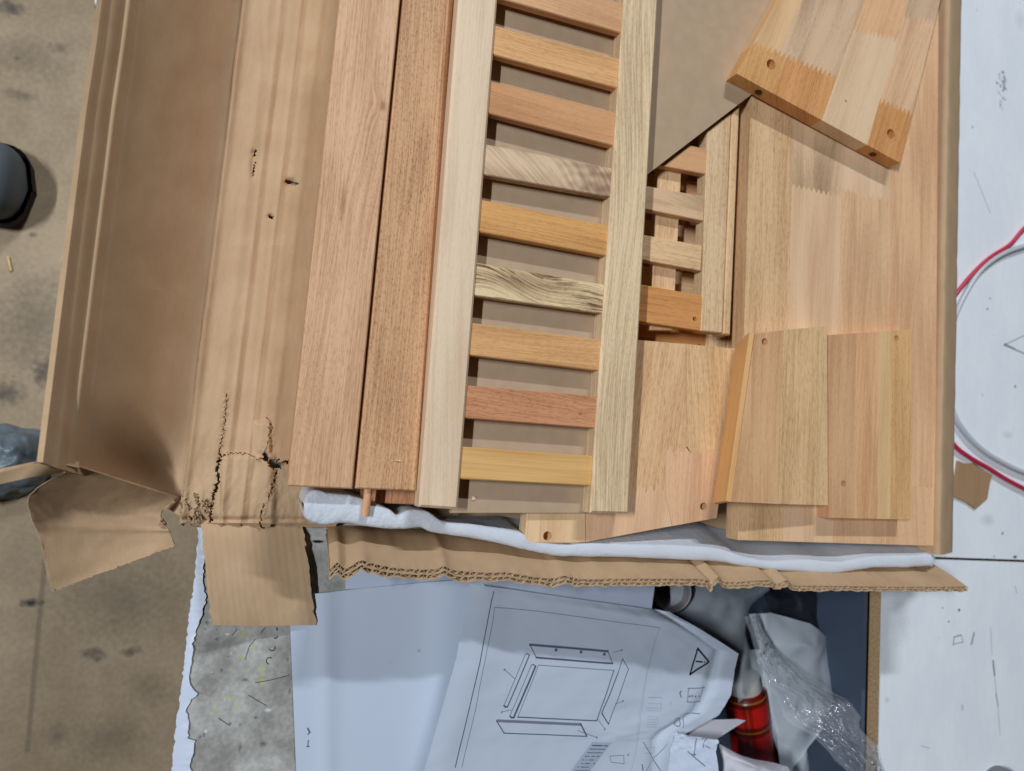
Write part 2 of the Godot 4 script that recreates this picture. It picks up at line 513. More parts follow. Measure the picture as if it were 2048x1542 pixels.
# ---------------------------------------------------------------- floor, benches
func build_floor_and_benches() -> void:
	var fr := rect_xz(-1.2, -1.2, 0.8, 0.8)
	var img := mottled(101, 1024, rgb(154, 135, 109), rgb(184, 163, 134), [[4.0, 4.0, 0.5, 3], [30.0, 30.0, 0.25, 3], [200.0, 200.0, 0.22, 2]])
	var fp := func(x: float, y: float) -> Vector2:
		var p := spot(x, y, FLOOR_Y)
		return Vector2((p.x - fr.position.x) / fr.size.x, (p.z - fr.position.y) / fr.size.y) * 1024.0
	for s in [[185, 1308, 9, 5, 0.5], [262, 1303, 8, 4, 0.45], [62, 1206, 9, 3, 0.9], [88, 745, 8, 12, 0.5], [10, 786, 14, 9, 0.5], [18, 15, 12, 7, 0.55], [115, 1470, 7, 9, 0.25], [60, 120, 30, 18, 0.2], [40, 190, 12, 5, 0.3], [120, 95, 8, 5, 0.25], [300, 1380, 20, 14, 0.2], [80, 640, 34, 40, 0.25], [220, 1480, 30, 20, 0.18], [250, 1200, 50, 40, 0.2]]:
		dab(img, fp.call(s[0], s[1]), Vector2(s[2], s[3]), Color(0.2, 0.2, 0.2, s[4]), 0.9, 0.5)
	for i in 160:
		var r := rng.randf_range(0.8, 2.6)
		dab(img, Vector2(rng.randf(), rng.randf()) * 1024.0, Vector2(r * rng.randf_range(1, 2), r), Color(0.16, 0.15, 0.14, rng.randf_range(0.2, 0.5)), 0.8, 0.5)
	stroke(img, fp.call(90, 1120), fp.call(55, 1500), 3.0, Color(0.25, 0.23, 0.2, 0.25))
	var f := flat("floor", self, -5, -5, 5, 5, FLOOR_Y, 0.05, mat(tex(img), Color.WHITE, 0.75, 0.3), fr)
	f.set_meta("kind", "structure")
	# grey worn bench under the left half of the box
	var gb := thing("workbench", "worn grey workbench top under the torn box corner, stained with pencil and yellow marks", "workbench")
	var br := rect_xz(-0.06, 0.06, 0.24, 0.36)
	var bi := mottled(111, 1024, rgb(140, 138, 130), rgb(192, 188, 180), [[6.0, 6.0, 0.6, 3], [40.0, 40.0, 0.25, 3], [200.0, 200.0, 0.15]])
	var bp := func(x: float, y: float) -> Vector2:
		var p := spot(x, y, 0.0)
		return Vector2((p.x - br.position.x) / br.size.x, (p.z - br.position.y) / br.size.y) * 1024.0
	var z7 := func(x: float, y: float) -> Vector2: return bp.call(340 + x / 5.14, 1200 + y / 5.14)
	for s in [[760, 350, 60, 35], [720, 590, 55, 25], [940, 720, 30, 90], [940, 830, 60, 40], [610, 1000, 60, 25], [470, 1130, 40, 40], [850, 500, 30, 30], [690, 1100, 22, 60]]:
		dab(bi, z7.call(s[0], s[1]), Vector2(s[2], s[3]) * 0.26, Color(0.72, 0.74, 0.30, 0.6), 0.9, 0.5)
	for s in [[770, 820, 60, 35], [480, 400, 30, 30], [530, 720, 25, 30], [620, 1270, 25, 30], [880, 1210, 35, 25], [720, 1280, 14, 18], [350, 1390, 25, 40], [310, 1410, 22, 25], [380, 230, 30, 35], [365, 300, 18, 14], [480, 305, 14, 10], [600, 580, 14, 20], [320, 960, 18, 10], [1230, 930, 18, 50], [1210, 610, 16, 40], [720, 1520, 25, 60], [960, 1480, 70, 50]]:
		dab(bi, z7.call(s[0], s[1]), Vector2(s[2], s[3]) * 0.24, Color(0.2, 0.2, 0.18, 0.5), 1.0, 0.5)
	for s in [[430, 740, 16, 10], [370, 1350, 20, 24], [590, 350, 45, 18], [630, 545, 12, 14], [1010, 1130, 60, 30]]:
		dab(bi, z7.call(s[0], s[1]), Vector2(s[2], s[3]) * 0.24, Color(0.92, 0.92, 0.92, 0.75), 0.7, 0.5)
	var ink := Color(0.12, 0.12, 0.12, 0.6)
	for l in [[875, 405, 815, 480], [815, 480, 775, 605], [980, 285, 935, 335], [810, 980, 990, 1085], [500, 1215, 615, 1290], [1220, 775, 1050, 820], [1050, 820, 880, 850], [690, 300, 640, 360]]:
		stroke(bi, z7.call(l[0], l[1]), z7.call(l[2], l[3]), 2.6, ink)
	for c in [[1050, 490, 32, -0.4, 2.7], [1025, 625, 34, 1.9, 5.3], [1085, 370, 22, 0.2, 2.2], [1090, 300, 14, -1.5, 1.0]]:
		for i in 8:
			var a0: float = lerpf(c[3], c[4], i / 8.0)
			var a1: float = lerpf(c[3], c[4], (i + 1) / 8.0)
			stroke(bi, z7.call(c[0] + c[2] * cos(a0), c[1] + c[2] * sin(a0)), z7.call(c[0] + c[2] * cos(a1), c[1] + c[2] * sin(a1)), 3.2, ink)
	dab(bi, bp.call(636, 1083), Vector2(22, 6), Color(0.05, 0.05, 0.05, 0.9), 0.5, 0.3)
	flat("bench_top", gb, -0.026, -1.0, 0.40, 0.7, 0.0, 0.03, mat(tex(bi), Color.WHITE, 0.55, 0.35), br)
	for p in [Vector3(0.02, 0, 0.6), Vector3(0.35, 0, 0.6), Vector3(0.02, 0, -0.9), Vector3(0.35, 0, -0.9)]:
		var leg := BoxMesh.new()
		leg.size = Vector3(0.05, 0.368, 0.05)
		put("leg", gb, leg, plain(rgb(110, 112, 114), 0.5)).position = p + Vector3(0, -0.216, 0)
	# the torn white laminate left along the bench edge
	var left := [[393, 1050], [397, 1075], [393, 1120], [385, 1190], [377, 1240], [372, 1290], [368, 1330], [362, 1378], [360, 1400], [352, 1450], [347, 1495], [344, 1542], [340, 1580]]
	var right := [[404, 1050], [410, 1100], [405, 1160], [413, 1195], [400, 1240], [390, 1270], [385, 1290], [388, 1302], [382, 1325], [378, 1350], [380, 1372], [397, 1388], [383, 1399], [371, 1422], [378, 1442], [376, 1476], [390, 1480], [386, 1512], [378, 1530], [384, 1545], [380, 1580]]
	var g := []
	var rowsn := 90
	var le := spots(left, 0.0012)
	var re := spots(right, 0.0012)
	for i in rowsn + 1:
		var t := float(i) / rowsn
		var z := lerpf(le[0].z, le[-1].z, t)
		var a := edge_x(le, z)
		var b := edge_x(re, z)
		var row := PackedVector3Array()
		for j in 5:
			var s := j / 4.0
			var jit := (noise.get_noise_2d(i * 70.0, s * 90.0)) * 0.0018 if j in [0, 4] else 0.0
			row.append(Vector3(lerpf(a, b, s) + jit, 0.0014 + 0.0012 * s * s * (0.5 + noise.get_noise_2d(i * 30.0, 5.0)), z))
		g.append(row)
	sheet("torn_laminate", gb, g, 0.0008, plain(rgb(212, 219, 232), 0.45, 0.4))
	# white tables on the right
	var wt := thing("white_table", "white laminate table under the right side of the box, with the looped hoses on it", "table")
	var wr := rect_xz(0.74, -0.8, 1.24, 0.5)
	var wi := Image.create(820, 2048, false, Image.FORMAT_RGB8)
	wi.fill(rgb(229, 231, 232))
	var wp := func(x: float, y: float) -> Vector2:
		var p := spot(x, y, 0.0)
		return Vector2((p.x - wr.position.x) / wr.size.x * 820.0, (p.z - wr.position.y) / wr.size.y * 2048.0)
	var big := mottled(121, 256, Color(0, 0, 0), Color(1, 1, 1), [[6.0, 6.0, 0.7, 3], [40.0, 40.0, 0.3, 2]])
	for y in 2048:
		for x in 820:
			var k := big.get_pixel((x / 3) % 256, (y / 8) % 256).r
			wi.set_pixel(x, y, rgb(242, 244, 244).lerp(rgb(228, 232, 235), k * 0.55))
	var grime := Color(0.32, 0.32, 0.31, 0.8)
	for i in 26:
		dab(wi, wp.call(1995 + rng.randf_range(-2, 15), 145 + i * 3.0), Vector2(rng.randf_range(2, 9), rng.randf_range(2, 7)) * (1.0 if i < 12 else 0.6), Color(0.36, 0.36, 0.35, 0.55), 0.6, 0.8)
	for s in [[1945, 254, 3, 4, 0.5], [1953, 20, 4, 3, 0.2], [1980, 597, 3, 3, 0.6], [1975, 618, 5, 3, 0.6], [1965, 790, 4, 3, 0.3], [2030, 773, 4, 4, 0.6], [2005, 1067, 4, 4, 0.7], [2030, 1114, 7, 4, 0.9], [1988, 1113, 4, 2, 0.7], [1975, 1040, 26, 16, 0.12], [1918, 1220, 4, 4, 0.9], [1898, 1243, 3, 3, 0.6], [1885, 1216, 3, 3, 0.5], [1925, 1415, 5, 9, 0.2], [1775, 1400, 8, 7, 0.12], [1800, 1240, 30, 60, 0.12], [2015, 870, 20, 10, 0.1], [2040, 40, 20, 30, 0.08]]:
		dab(wi, wp.call(s[0], s[1]), Vector2(s[2], s[3]), Color(0.15, 0.15, 0.15, s[4]), 0.8, 0.5)
	for i in 120:
		var r := rng.randf_range(0.6, 1.6)
		dab(wi, Vector2(rng.randf() * 820, rng.randf() * 2048), Vector2(r, r * rng.randf_range(0.7, 2)), Color(0.3, 0.3, 0.3, rng.randf_range(0.15, 0.5)), 0.8, 0.5)
	for l in [[2008, 690, 2055, 668, 2.5], [2008, 690, 2060, 712, 4.0], [2010, 688, 2030, 698, 4.0], [1948, 345, 1980, 425, 1.5], [1906, 1290, 1908, 1276, 3], [1908, 1274, 1922, 1270, 3], [1922, 1270, 1926, 1284, 2], [1926, 1284, 1908, 1288, 2], [1943, 1288, 1948, 1266, 5], [2030, 1172, 2033, 1185, 2], [1842, 1492, 1860, 1496, 1.2]]:
		stroke(wi, wp.call(l[0], l[1]), wp.call(l[2], l[3]), l[4], Color(0.42, 0.42, 0.42, 0.55))
	for l in [[1981, 1255, 1984, 1310, 1.2], [1986, 1322, 1989, 1350, 5], [1989, 1352, 1993, 1392, 1.5], [1992, 1388, 1996, 1412, 3], [1996, 1415, 2000, 1470, 1.2]]:
		stroke(wi, wp.call(l[0], l[1]), wp.call(l[2], l[3]), l[4], Color(0.3, 0.3, 0.3, 0.55))
	var white := mat(tex(wi), Color.WHITE, 0.35, 0.45)
	var core := mat(tex(mottled(131, 256, rgb(160, 126, 88), rgb(216, 184, 142), [[30.0, 30.0, 0.6, 3], [110.0, 110.0, 0.5, 2]])), Color.WHITE, 0.9, 0.1)
	core.uv1_triplanar = true
	core.uv1_scale = Vector3(9, 9, 9)
	var seam := spot(2000, 1120.5, 0.0).z
	flat("table_top", wt, 0.404, -1.0, 1.6, seam - 0.0016, 0.0, 0.0012, white, wr)
	flat("chipboard_core", wt, 0.404, -1.0, 1.6, seam - 0.0016, -0.0012, 0.018, core)
	var w2 := thing("white_table", "white laminate table at lower right with raw chipboard edge beside the rubbish bin", "table")
	flat("table_top", w2, 0.781, seam + 0.0016, 1.6, 0.8, 0.0, 0.0012, white, wr)
	flat("chipboard_core", w2, 0.781, seam + 0.0016, 1.6, 0.8, -0.0012, 0.018, core)
	for e in [[wt, 0.45, -0.9], [wt, 1.5, -0.9], [wt, 1.5, -0.05], [w2, 0.86, 0.7], [w2, 1.5, 0.7], [w2, 1.5, 0.2]]:
		var leg := BoxMesh.new()
		leg.size = Vector3(0.05, 0.379, 0.05)
		put("leg", e[0], leg, plain(rgb(180, 182, 186), 0.4)).position = Vector3(e[1], -0.2105, e[2])

func edge_x(poly: PackedVector3Array, z: float) -> float:
	for i in poly.size() - 1:
		if z <= poly[i + 1].z or i == poly.size() - 2:
			return lerpf(poly[i].x, poly[i + 1].x, clampf((z - poly[i].z) / maxf(1e-6, poly[i + 1].z - poly[i].z), 0, 1))
	return poly[0].x

# ---------------------------------------------------------------- the cardboard box
# a piece of corrugated board: two liners with fluting between, seen open along its cut edges
func corrugated(called: String, box: Node3D, g: Array, gap: float) -> void:
	var part := Node3D.new()
	part.name = called
	box.add_child(part, true)
	var low := []
	var mid := []
	for i in g.size():
		var a := PackedVector3Array()
		var b := PackedVector3Array()
		for j in g[i].size():
			var o := gap * (1.0 + (1.3 * pow(float(i) / (g.size() - 1), 6.0) * sin(PI * float(j) / g[i].size()) if called == "end_flap" else 0.0) + 0.35 * noise.get_noise_2d(i * 30.0, j * 12.0 + 300.0))
			a.append(g[i][j] + Vector3(0, -o, 0))
			b.append(g[i][j] + Vector3(0, -o * (0.5 + 0.42 * sin(j * 1.35)), 0))
		low.append(a)
		mid.append(b)
	sheet("upper_liner", part, g, 0.0006, W.kraft_m)
	sheet("fluting", part, mid, 0.0, W.kraft_edge_m)
	sheet("lower_liner", part, low, 0.0006, W.kraft_m)

func build_box() -> void:
	var box := thing("cardboard_box", "large torn brown cardboard box lying open on the tables, full of wooden furniture parts", "box")
	# tears in the bottom, each a run of places and a width
	var cracks := [[[453, 788], [449, 850], [442, 890], [440, 905], 2.4], [[440, 905], [435, 945], [437, 962], [428, 985], [424, 1010], [418, 1050], 6.5], [[535, 836], [541, 846], [539, 880], [530, 905], 2.6], [[530, 914], [545, 926], [560, 929], 13.0], [[556, 928], [575, 922], [590, 929], 7.0], [[545, 930], [552, 945], [548, 962], [540, 985], [536, 1000], 3.2], [[528, 1008], [522, 1030], [518, 1050], 3.6], [[442, 912], [455, 906], [470, 907], [500, 908], [510, 918], [530, 916], 2.0], [[392, 992], [398, 1012], [388, 1030], [372, 1050], 9.0], [[372, 1000], [380, 1015], 3.0], [[574, 362], [592, 369], 7.0], [[511, 301], [507, 312], 4.0], [[512, 324], [505, 350], 3.0], [[540, 432], [546, 436], 4.0]]
	# bottom: from the crease on the left to the right wall; the left margin is dented and torn
	var nr := 600
	var nc := 150
	var g := []
	for i in nr + 1:
		var t := float(i) / nr
		var y := lerpf(-90, 1046, t)
		var xl := 487.0 - 0.12 * y
		var xr := 790.0 - 0.11 * y
		var row := PackedVector3Array()
		for j in nc + 1:
			var s := float(j) / nc
			var x := lerpf(xl, xr, s)
			var h := 0.009
			for r in [[0.0, 0.03, 0.004], [0.17, 0.03, 0.0016], [0.25, 0.014, 0.0014], [0.295, 0.020, -0.0020], [0.38, 0.014, 0.0020], [0.43, 0.018, -0.0016], [0.52, 0.024, 0.0014]]:
				h += r[2] * exp(-pow((s - r[0] - 0.005 * noise.get_noise_2d(t * 90.0, r[0] * 900.0)) / r[1], 2)) * (0.75 + 0.5 * noise.get_noise_2d(t * 120.0, r[0] * 500.0))
			h += 0.0010 * noise.get_noise_2d(s * 200.0, t * 200.0)
			h += 0.004 * smoothstep(0.8, 1.0, t) * (1.0 + 0.7 * noise.get_noise_2d(s * 260.0, t * 500.0))
			for dn in [[582, 366, 9, 8, -0.006], [540, 433, 6, 4, -0.003], [505, 335, 5, 22, -0.002], [507, 305, 4, 6, -0.002], [527, 80, 6, 40, -0.0016]]:
				h += dn[4] * exp(-pow((x - dn[0]) / dn[2], 2) - pow((y - dn[1]) / dn[3], 2))
			if y > 780:
				var near := 99.0
				for c in cracks:
					if c[0][1] > 700:
						for k in c.size() - 2:
							near = minf(near, Vector2(x, y).distance_to(Geometry2D.get_closest_point_to_segment(Vector2(x, y), Vector2(c[k][0], c[k][1]), Vector2(c[k + 1][0], c[k + 1][1]))))
				h += 0.0024 * exp(-near / 4.0) * clampf(0.3 + 1.4 * noise.get_noise_2d(x * 5.0, y * 5.0), -0.2, 1.0)
			# flaps of torn liner
			if y > 840:
				h += 0.0045 * smoothstep(900, 920, y) * smoothstep(438, 446, x) * smoothstep(556, 540, x) + 0.004 * smoothstep(838, 850, y) * smoothstep(912, 900, y) * smoothstep(505, 516, x) * smoothstep(544, 538, x)
				h -= 0.003 * exp(-pow((y - 1040.0) / 6.0, 2))
			row.append(spot(x, y, h))
		g.append(row)
	var torn := func(i: int, j: int) -> bool:
		var y := lerpf(-90, 1046, (i + 0.5) / nr)
		if y < 280 or (y > 460 and y < 770):
			return false
		var x := lerpf(487.0 - 0.12 * y, 790.0 - 0.11 * y, (j + 0.5) / nc)
		for c in cracks:
			for k in c.size() - 2:
				var q := Geometry2D.get_closest_point_to_segment(Vector2(x, y) + Vector2(5.0 * noise.get_noise_2d(y * 7.0, 11.0), 4.0 * noise.get_noise_2d(x * 7.0, 71.0)), Vector2(c[k][0], c[k][1]), Vector2(c[k + 1][0], c[k + 1][1]))
				var wdt: float = c[-1] * (1.0 + 0.8 * noise.get_noise_2d(y * 4.0, c[0][0] * 3.0))
				if q.distance_to(Vector2(x, y) + Vector2(5.0 * noise.get_noise_2d(y * 7.0, 11.0), 4.0 * noise.get_noise_2d(x * 7.0, 71.0))) < maxf(wdt * 0.5, 1.05):
					return true
		return false
	sheet("bottom", box, g, 0.006, W.kraft_m, {"skip": torn})
	flat("bottom", box, 0.10, -1.0, 0.785, 0.062, 0.0105, 0.006, W.kraft_m)
	# left wall, leaning outwards to the left
	g = []
	for i in 121:
		var t := i / 120.0
		var y := lerpf(-90, 1000, t)
		var a := spot(487.0 - 0.12 * y * 1.035, y * 1.035, 0.0)
		var tl := spot(200.0 - 0.114 * y + 4.0 * smoothstep(260.0, 60.0, y), y * 0.925, 0.106)
		var row := PackedVector3Array()
		for j in 111:
			var s := j / 110.0
			var p := a.lerp(tl, s)
			p.y -= 0.006 * sin(PI * pow(s, 0.6)) * (0.6 + 0.9 * t)
			for r in [[0.78, 0.014, -0.0010], [0.83, 0.018, 0.0018], [0.875, 0.016, -0.0020], [0.955, 0.018, -0.0008]]:
				p.y += r[2] * exp(-pow((s - r[0]) / r[1], 2))
			p.y -= 0.040 * pow(smoothstep(0.78, 1.0, t), 2) * sin(PI * clampf(s * 1.1, 0, 1))
			p += Vector3(0, 0.0012, 0) * noise.get_noise_2d(s * 40.0 + 50.0, t * 50.0)
			row.append(p)
		g.append(row)
	sheet("left_wall", box, g, 0.006, W.kraft_m)
	# flap folded from the end of the left wall, and a torn strip beside it
	g = []
	var gl := smooth(spots([[160, 934, 0.070], [60, 990, 0.064], [80, 1080, 0.055], [104, 1183, 0.045]], 0), 8)
	var gr := smooth(spots([[357, 996, 0.004], [322, 1030, 0.004], [338, 1062, 0.004], [349, 1092, 0.004]], 0), 8)
	for i in 31:
		var t := i / 30.0
		var row := PackedVector3Array()
		for j in 81:
			var s := j / 80.0
			var p := along(gl, t).lerp(along(gr, t), s)
			p.y -= 0.010 * sin(PI * t) * sin(PI * s)
			p.y += 0.0022 * noise.get_noise_2d(s * 60.0, t * 110.0) + 0.0025 * exp(-pow((t - 0.55 - 0.1 * s) / 0.03, 2))
			p += Vector3(0.0012, 0, 0.0012) * noise.get_noise_2d(i * 60.0, j * 60.0) * (1.0 if i == 30 or j in [0, 80] else 0.0)
			row.append(p)
		g.append(row)
	corrugated("end_flap", box, g, 0.006)
	g = []
	for i in 5:
		var row := PackedVector3Array()
		for j in 9:
			var s := j / 8.0
			var a := along(spots([[158, 936, 0.075], [97, 921, 0.095], [-30, 952, 0.07]], 0), s)
			var b := along(spots([[150, 940, 0.07], [60, 955, 0.08], [-30, 975, 0.06]], 0), s)
			row.append(a.lerp(b, i / 4.0) + Vector3(0, 0.003 * sin(s * 5.0), 0))
		g.append(row)
	sheet("torn_strip", box, g, 0.005, W.kraft_m)
	# tab torn from the front wall, lying out on the bench
	g = []
	for i in 23:
		var t := i / 22.0
		var row := PackedVector3Array()
		for j in 97:
			var s := j / 96.0
			var a := along(spots([[402, 1046, 0.015], [500, 1049, 0.014], [606, 1052, 0.0065]], 0), s)
			var b := along(spots([[424, 1250, 0.026], [520, 1252, 0.013], [632, 1250, 0.0062]], 0), s)
			var p := a.lerp(b, t)
			p.y += 0.00006 * sin(s * 90.0 + 2.0 * noise.get_noise_2d(s * 200.0, 8.0)) * (1.0 + noise.get_noise_2d(s * 150.0, t * 90.0)) + 0.0016 * noise.get_noise_2d(s * 90.0, t * 60.0) * t + 0.004 * sin(PI * t) - 0.003 * exp(-pow(t / 0.05, 2))
			p.x += 0.002 * noise.get_noise_2d(i * 60.0, 3.0) * (1.0 if j in [0, 96] else 0.0)
			row.append(p)
		g.append(row)
	corrugated("torn_tab", box, g, 0.0042)
	# crumpled shreds of liner hanging at the torn corner
	for q in [[376, 1020, 30, 16, 0.4], [396, 1034, 26, 12, 1.3], [412, 1012, 12, 26, 3.0], [328, 1044, 8, 12, 2.5]]:
		g = []
		for i in 9:
			var row := PackedVector3Array()
			for j in 9:
				var u := Vector2((i / 8.0 - 0.5) * q[2], (j / 8.0 - 0.5) * q[3]).rotated(q[4])
				var p := spot(q[0] + u.x, q[1] + u.y, 0.014 if q[0] > 360 else 0.007)
				p.y += 0.006 * noise.get_noise_2d(i * 40.0 + q[0] * 20.0, j * 40.0 + q[1] * 20.0)
				p += Vector3(0.002, 0, 0.002) * noise.get_noise_2d(j * 90.0 + q[1] * 40.0, i * 90.0)
				row.append(p)
			g.append(row)
		sheet("torn_shred", box, g, 0.0005, W.kraft_edge_m)
	# right wall with its folded lip
	var sec := [[0.770, 0.0], [0.774, 0.05], [0.7755, 0.080], [0.7775, 0.0850], [0.7805, 0.0858], [0.790, 0.0815], [0.810, 0.0705], [0.826, 0.0610], [0.838, 0.0535], [0.8395, 0.0490], [0.836, 0.0480], [0.823, 0.0550], [0.790, 0.0740], [0.781, 0.0780], [0.7805, 0.05], [0.7805, 0.0]]
	g = []
	for i in 71:
		var t := i / 70.0
		var z := lerpf(-1.0, 0.072, t)
		var row := PackedVector3Array()
		for q in sec:
			row.append(Vector3(q[0] + 0.004 - 0.006 * t + 0.0012 * noise.get_noise_2d(i * 25.0, 0.0), q[1] + 0.001 * noise.get_noise_2d(i * 60.0, 9.0), z))
		g.append(row)
	sheet("right_wall", box, g, 0.0, W.kraft_m, {"keep": true})
	# front wall: three liners with two layers of fluting between them, cut edge upwards
	var top := smooth(spots([[660, 1138], [676, 1124], [692, 1136], [722, 1120], [745, 1126], [800, 1136], [868, 1138], [890, 1131], [910, 1140], [980, 1145], [1010, 1144], [1075, 1154], [1110, 1156], [1130, 1151], [1170, 1158], [1260, 1157], [1405, 1158], [1420, 1170], [1436, 1153], [1455, 1164], [1535, 1160], [1552, 1168], [1576, 1160], [1588, 1170], [1650, 1171], [1800, 1173], [1938, 1173]], 0.099), 12)
	var wall := Node3D.new()
	wall.name = "front_wall"
	box.add_child(wall, true)
	var run := PackedVector3Array()
	var left_over := 0.0
	for i in top.size() - 1:
		var l := top[i].distance_to(top[i + 1])
		while left_over < l:
			run.append(top[i].lerp(top[i + 1], left_over / l))
			left_over += 0.0009
		left_over -= l
	var n := run.size()
	var base := func(i: int, d: float) -> Vector3:
		var p := run[i]
		var t := float(i) / n
		var zb := lerpf(0.073, 0.076, t)
		var q := Vector3(lerpf(p.x, lerpf(0.086, 0.80, t), 1.0), 0.0, zb)
		return p.lerp(q, d) + Vector3(0, 0.0, -0.005 * sin(PI * d) * (1.0 + 0.5 * noise.get_noise_2d(i * 0.7, 0.0)))
	var gap := func(i: int) -> float: return lerpf(0.0040, 0.0022, clampf(float(i) / n * 1.3, 0, 1)) * (1.0 + 0.35 * noise.get_noise_2d(i * 3.0, 50.0))
	for layer in 3:
		g = []
		for i in range(0, n, 3):
			var row := PackedVector3Array()
			for k in 9:
				var d := k / 8.0
				var p: Vector3 = base.call(i, d)
				var lift := 0.0030 * noise.get_noise_2d(i * 6.0, layer * 70.0) if k == 0 else 0.0
				row.append(p + Vector3(0, lift, gap.call(i) * layer * 1.12))
			g.append(row)
		sheet(["inner_liner", "middle_liner", "outer_liner"][layer], wall, g, 0.0006, W.kraft_m if layer == 0 else W.kraft_edge_m, {"keep": true})
	for layer in 2:
		g = []
		for i in n:
			var row := PackedVector3Array()
			var wave := 0.5 + 0.48 * sin(i * 0.0009 / 0.0068 * TAU + layer * 1.7 + 3.0 * noise.get_noise_2d(i * 2.2, layer * 40.0)) * (0.75 + 0.5 * noise.get_noise_2d(i * 3.0, 90.0 + layer))
			for k in 4:
				var p: Vector3 = base.call(i, k / 3.0 * 0.22)
				row.append(p + Vector3(0, -0.0006 if k == 0 else 0.0, gap.call(i) * 1.12 * (layer + wave)))
			g.append(row)
		sheet("fluting", wall, g, 0.0004, W.kraft_edge_m, {"keep": true})

# ---------------------------------------------------------------- planks at the left
func build_boards() -> void:
	var a := thing("plank", "pinkish wooden plank with two dark knots, leftmost of the two long planks", "plank", "long planks at the left of the box")
	slab("board", a, spots([[686, -60], [806, -60], [705, 978], [575, 972]], 0.092), 0.021, W.plank_a_m, {"bevel": 0.0012, "off": Vector2(0.30, 0.06)})
	var b := thing("plank", "orange brown speckled plank with a dowel in its end, beside the pale rail", "plank", "long planks at the left of the box")
	slab("board", b, spots([[812, -60], [898, -60], [833, 982], [711, 977]], 0.092), 0.021, W.plank_b_m, {"bevel": 0.0012})
	var ch := spots([[898.5, -60], [921, -60], [838, 982], [833.5, 982]], 0.092)
	ch[1].y = 0.084
	ch[2].y = 0.084
	slab("rounded_edge", b, ch, 0.014, tinted(W.plank_b_m, rgb(240, 236, 234)), {"bevel": 0.0004})
	var d0 := spot(738, 972, 0.084)
	tube("dowel", b, PackedVector3Array([d0 + Vector3(0, 0, -0.01), d0 + Vector3(-0.0005, 0, 0.012), d0 + Vector3(-0.001, -0.001, 0.026)]), 0.0036, tinted(W.beech_m, rgb(250, 222, 206)), 12)
	var c := thing("plank", "reddish plank lying underneath the two long planks, its end showing below them", "plank", "long planks at the left of the box")
	slab("board", c, spots([[725, -60], [925, -60], [848, 1010], [728, 1005]], 0.066), 0.022, W.red_m, {"bevel": 0.001})
	var d := thing("timber", "square timber carrying the pinkish plank, deep in the left of the box", "timber")
	slab("board", d, PackedVector3Array([Vector3(0.05, 0.070, -0.9), Vector3(0.098, 0.070, -0.9), Vector3(0.092, 0.070, 0.02), Vector3(0.046, 0.070, 0.02)]), 0.058, W.tan_m)

# ---------------------------------------------------------------- the slatted panel
func build_ladder() -> void:
	var hb := thing("hardboard_sheet", "brown hardboard sheet lying beneath the slats of the ladder panel", "hardboard sheet")
	slab("board", hb, spots([[940, -60], [1300, -60], [1236, 1026], [900, 1026]], 0.0855), 0.003, W.hardboard_m, {"bevel": 0.0003})
	var t := thing("slatted_panel", "ladder shaped wooden panel of pale rails and cross slats lying across the box", "slatted panel")
	slab("rail", t, spots([[922, -60], [1000, -60], [916, 1019], [838, 1014]], 0.105), 0.019, W.ash_m, {"bevel": 0.0022})
	slab("rail", t, spots([[1252, -60], [1320, -60], [1258, 1028], [1181, 1026]], 0.105), 0.019, W.grained_m, {"bevel": 0.0022, "off": Vector2(0.3, 0.05)})
	var rows := [[[997, -62, -6], [1249, 8, 68], "beech", rgb(245, 222, 200)], [[991, 50, 109], [1243, 119, 179], "tan", rgb(255, 240, 225)], [[984, 162, 227], [1236, 227, 294], "beech", rgb(236, 205, 178)], [[975, 289, 350], [1231, 338, 396], "smoky", Color.WHITE], [[967, 400, 465], [1224, 453, 514], "orange", rgb(255, 250, 240)], [[955, 526, 592], [1217, 571, 628], "spalted", Color.WHITE], [[949, 647, 712], [1212, 681, 743], "tan", rgb(250, 236, 220)], [[938, 772, 838], [1204, 793, 857], "red", rgb(255, 250, 245)], [[931, 895, 960], [1198, 912, 972], "pine", rgb(246, 222, 196)]]
	for r in rows:
		var a: Array = r[0]
		var b: Array = r[1]
		var tone := tinted(W[r[2] + "_m"], r[3])
		var o := {"grain": Vector3(1, 0, 0.0), "bevel": 0.001}
		if r[2] in ["smoky", "red"]:
			o.off = Vector2(0.30, 0.052)
		slab("slat", t, spots([[a[0] - 9, a[1] - 2], [b[0] + 7, b[1] + 1], [b[0] + 3, b[2] + 1], [a[0] - 14, a[2] - 2]], 0.1015), 0.0085, tone, o)

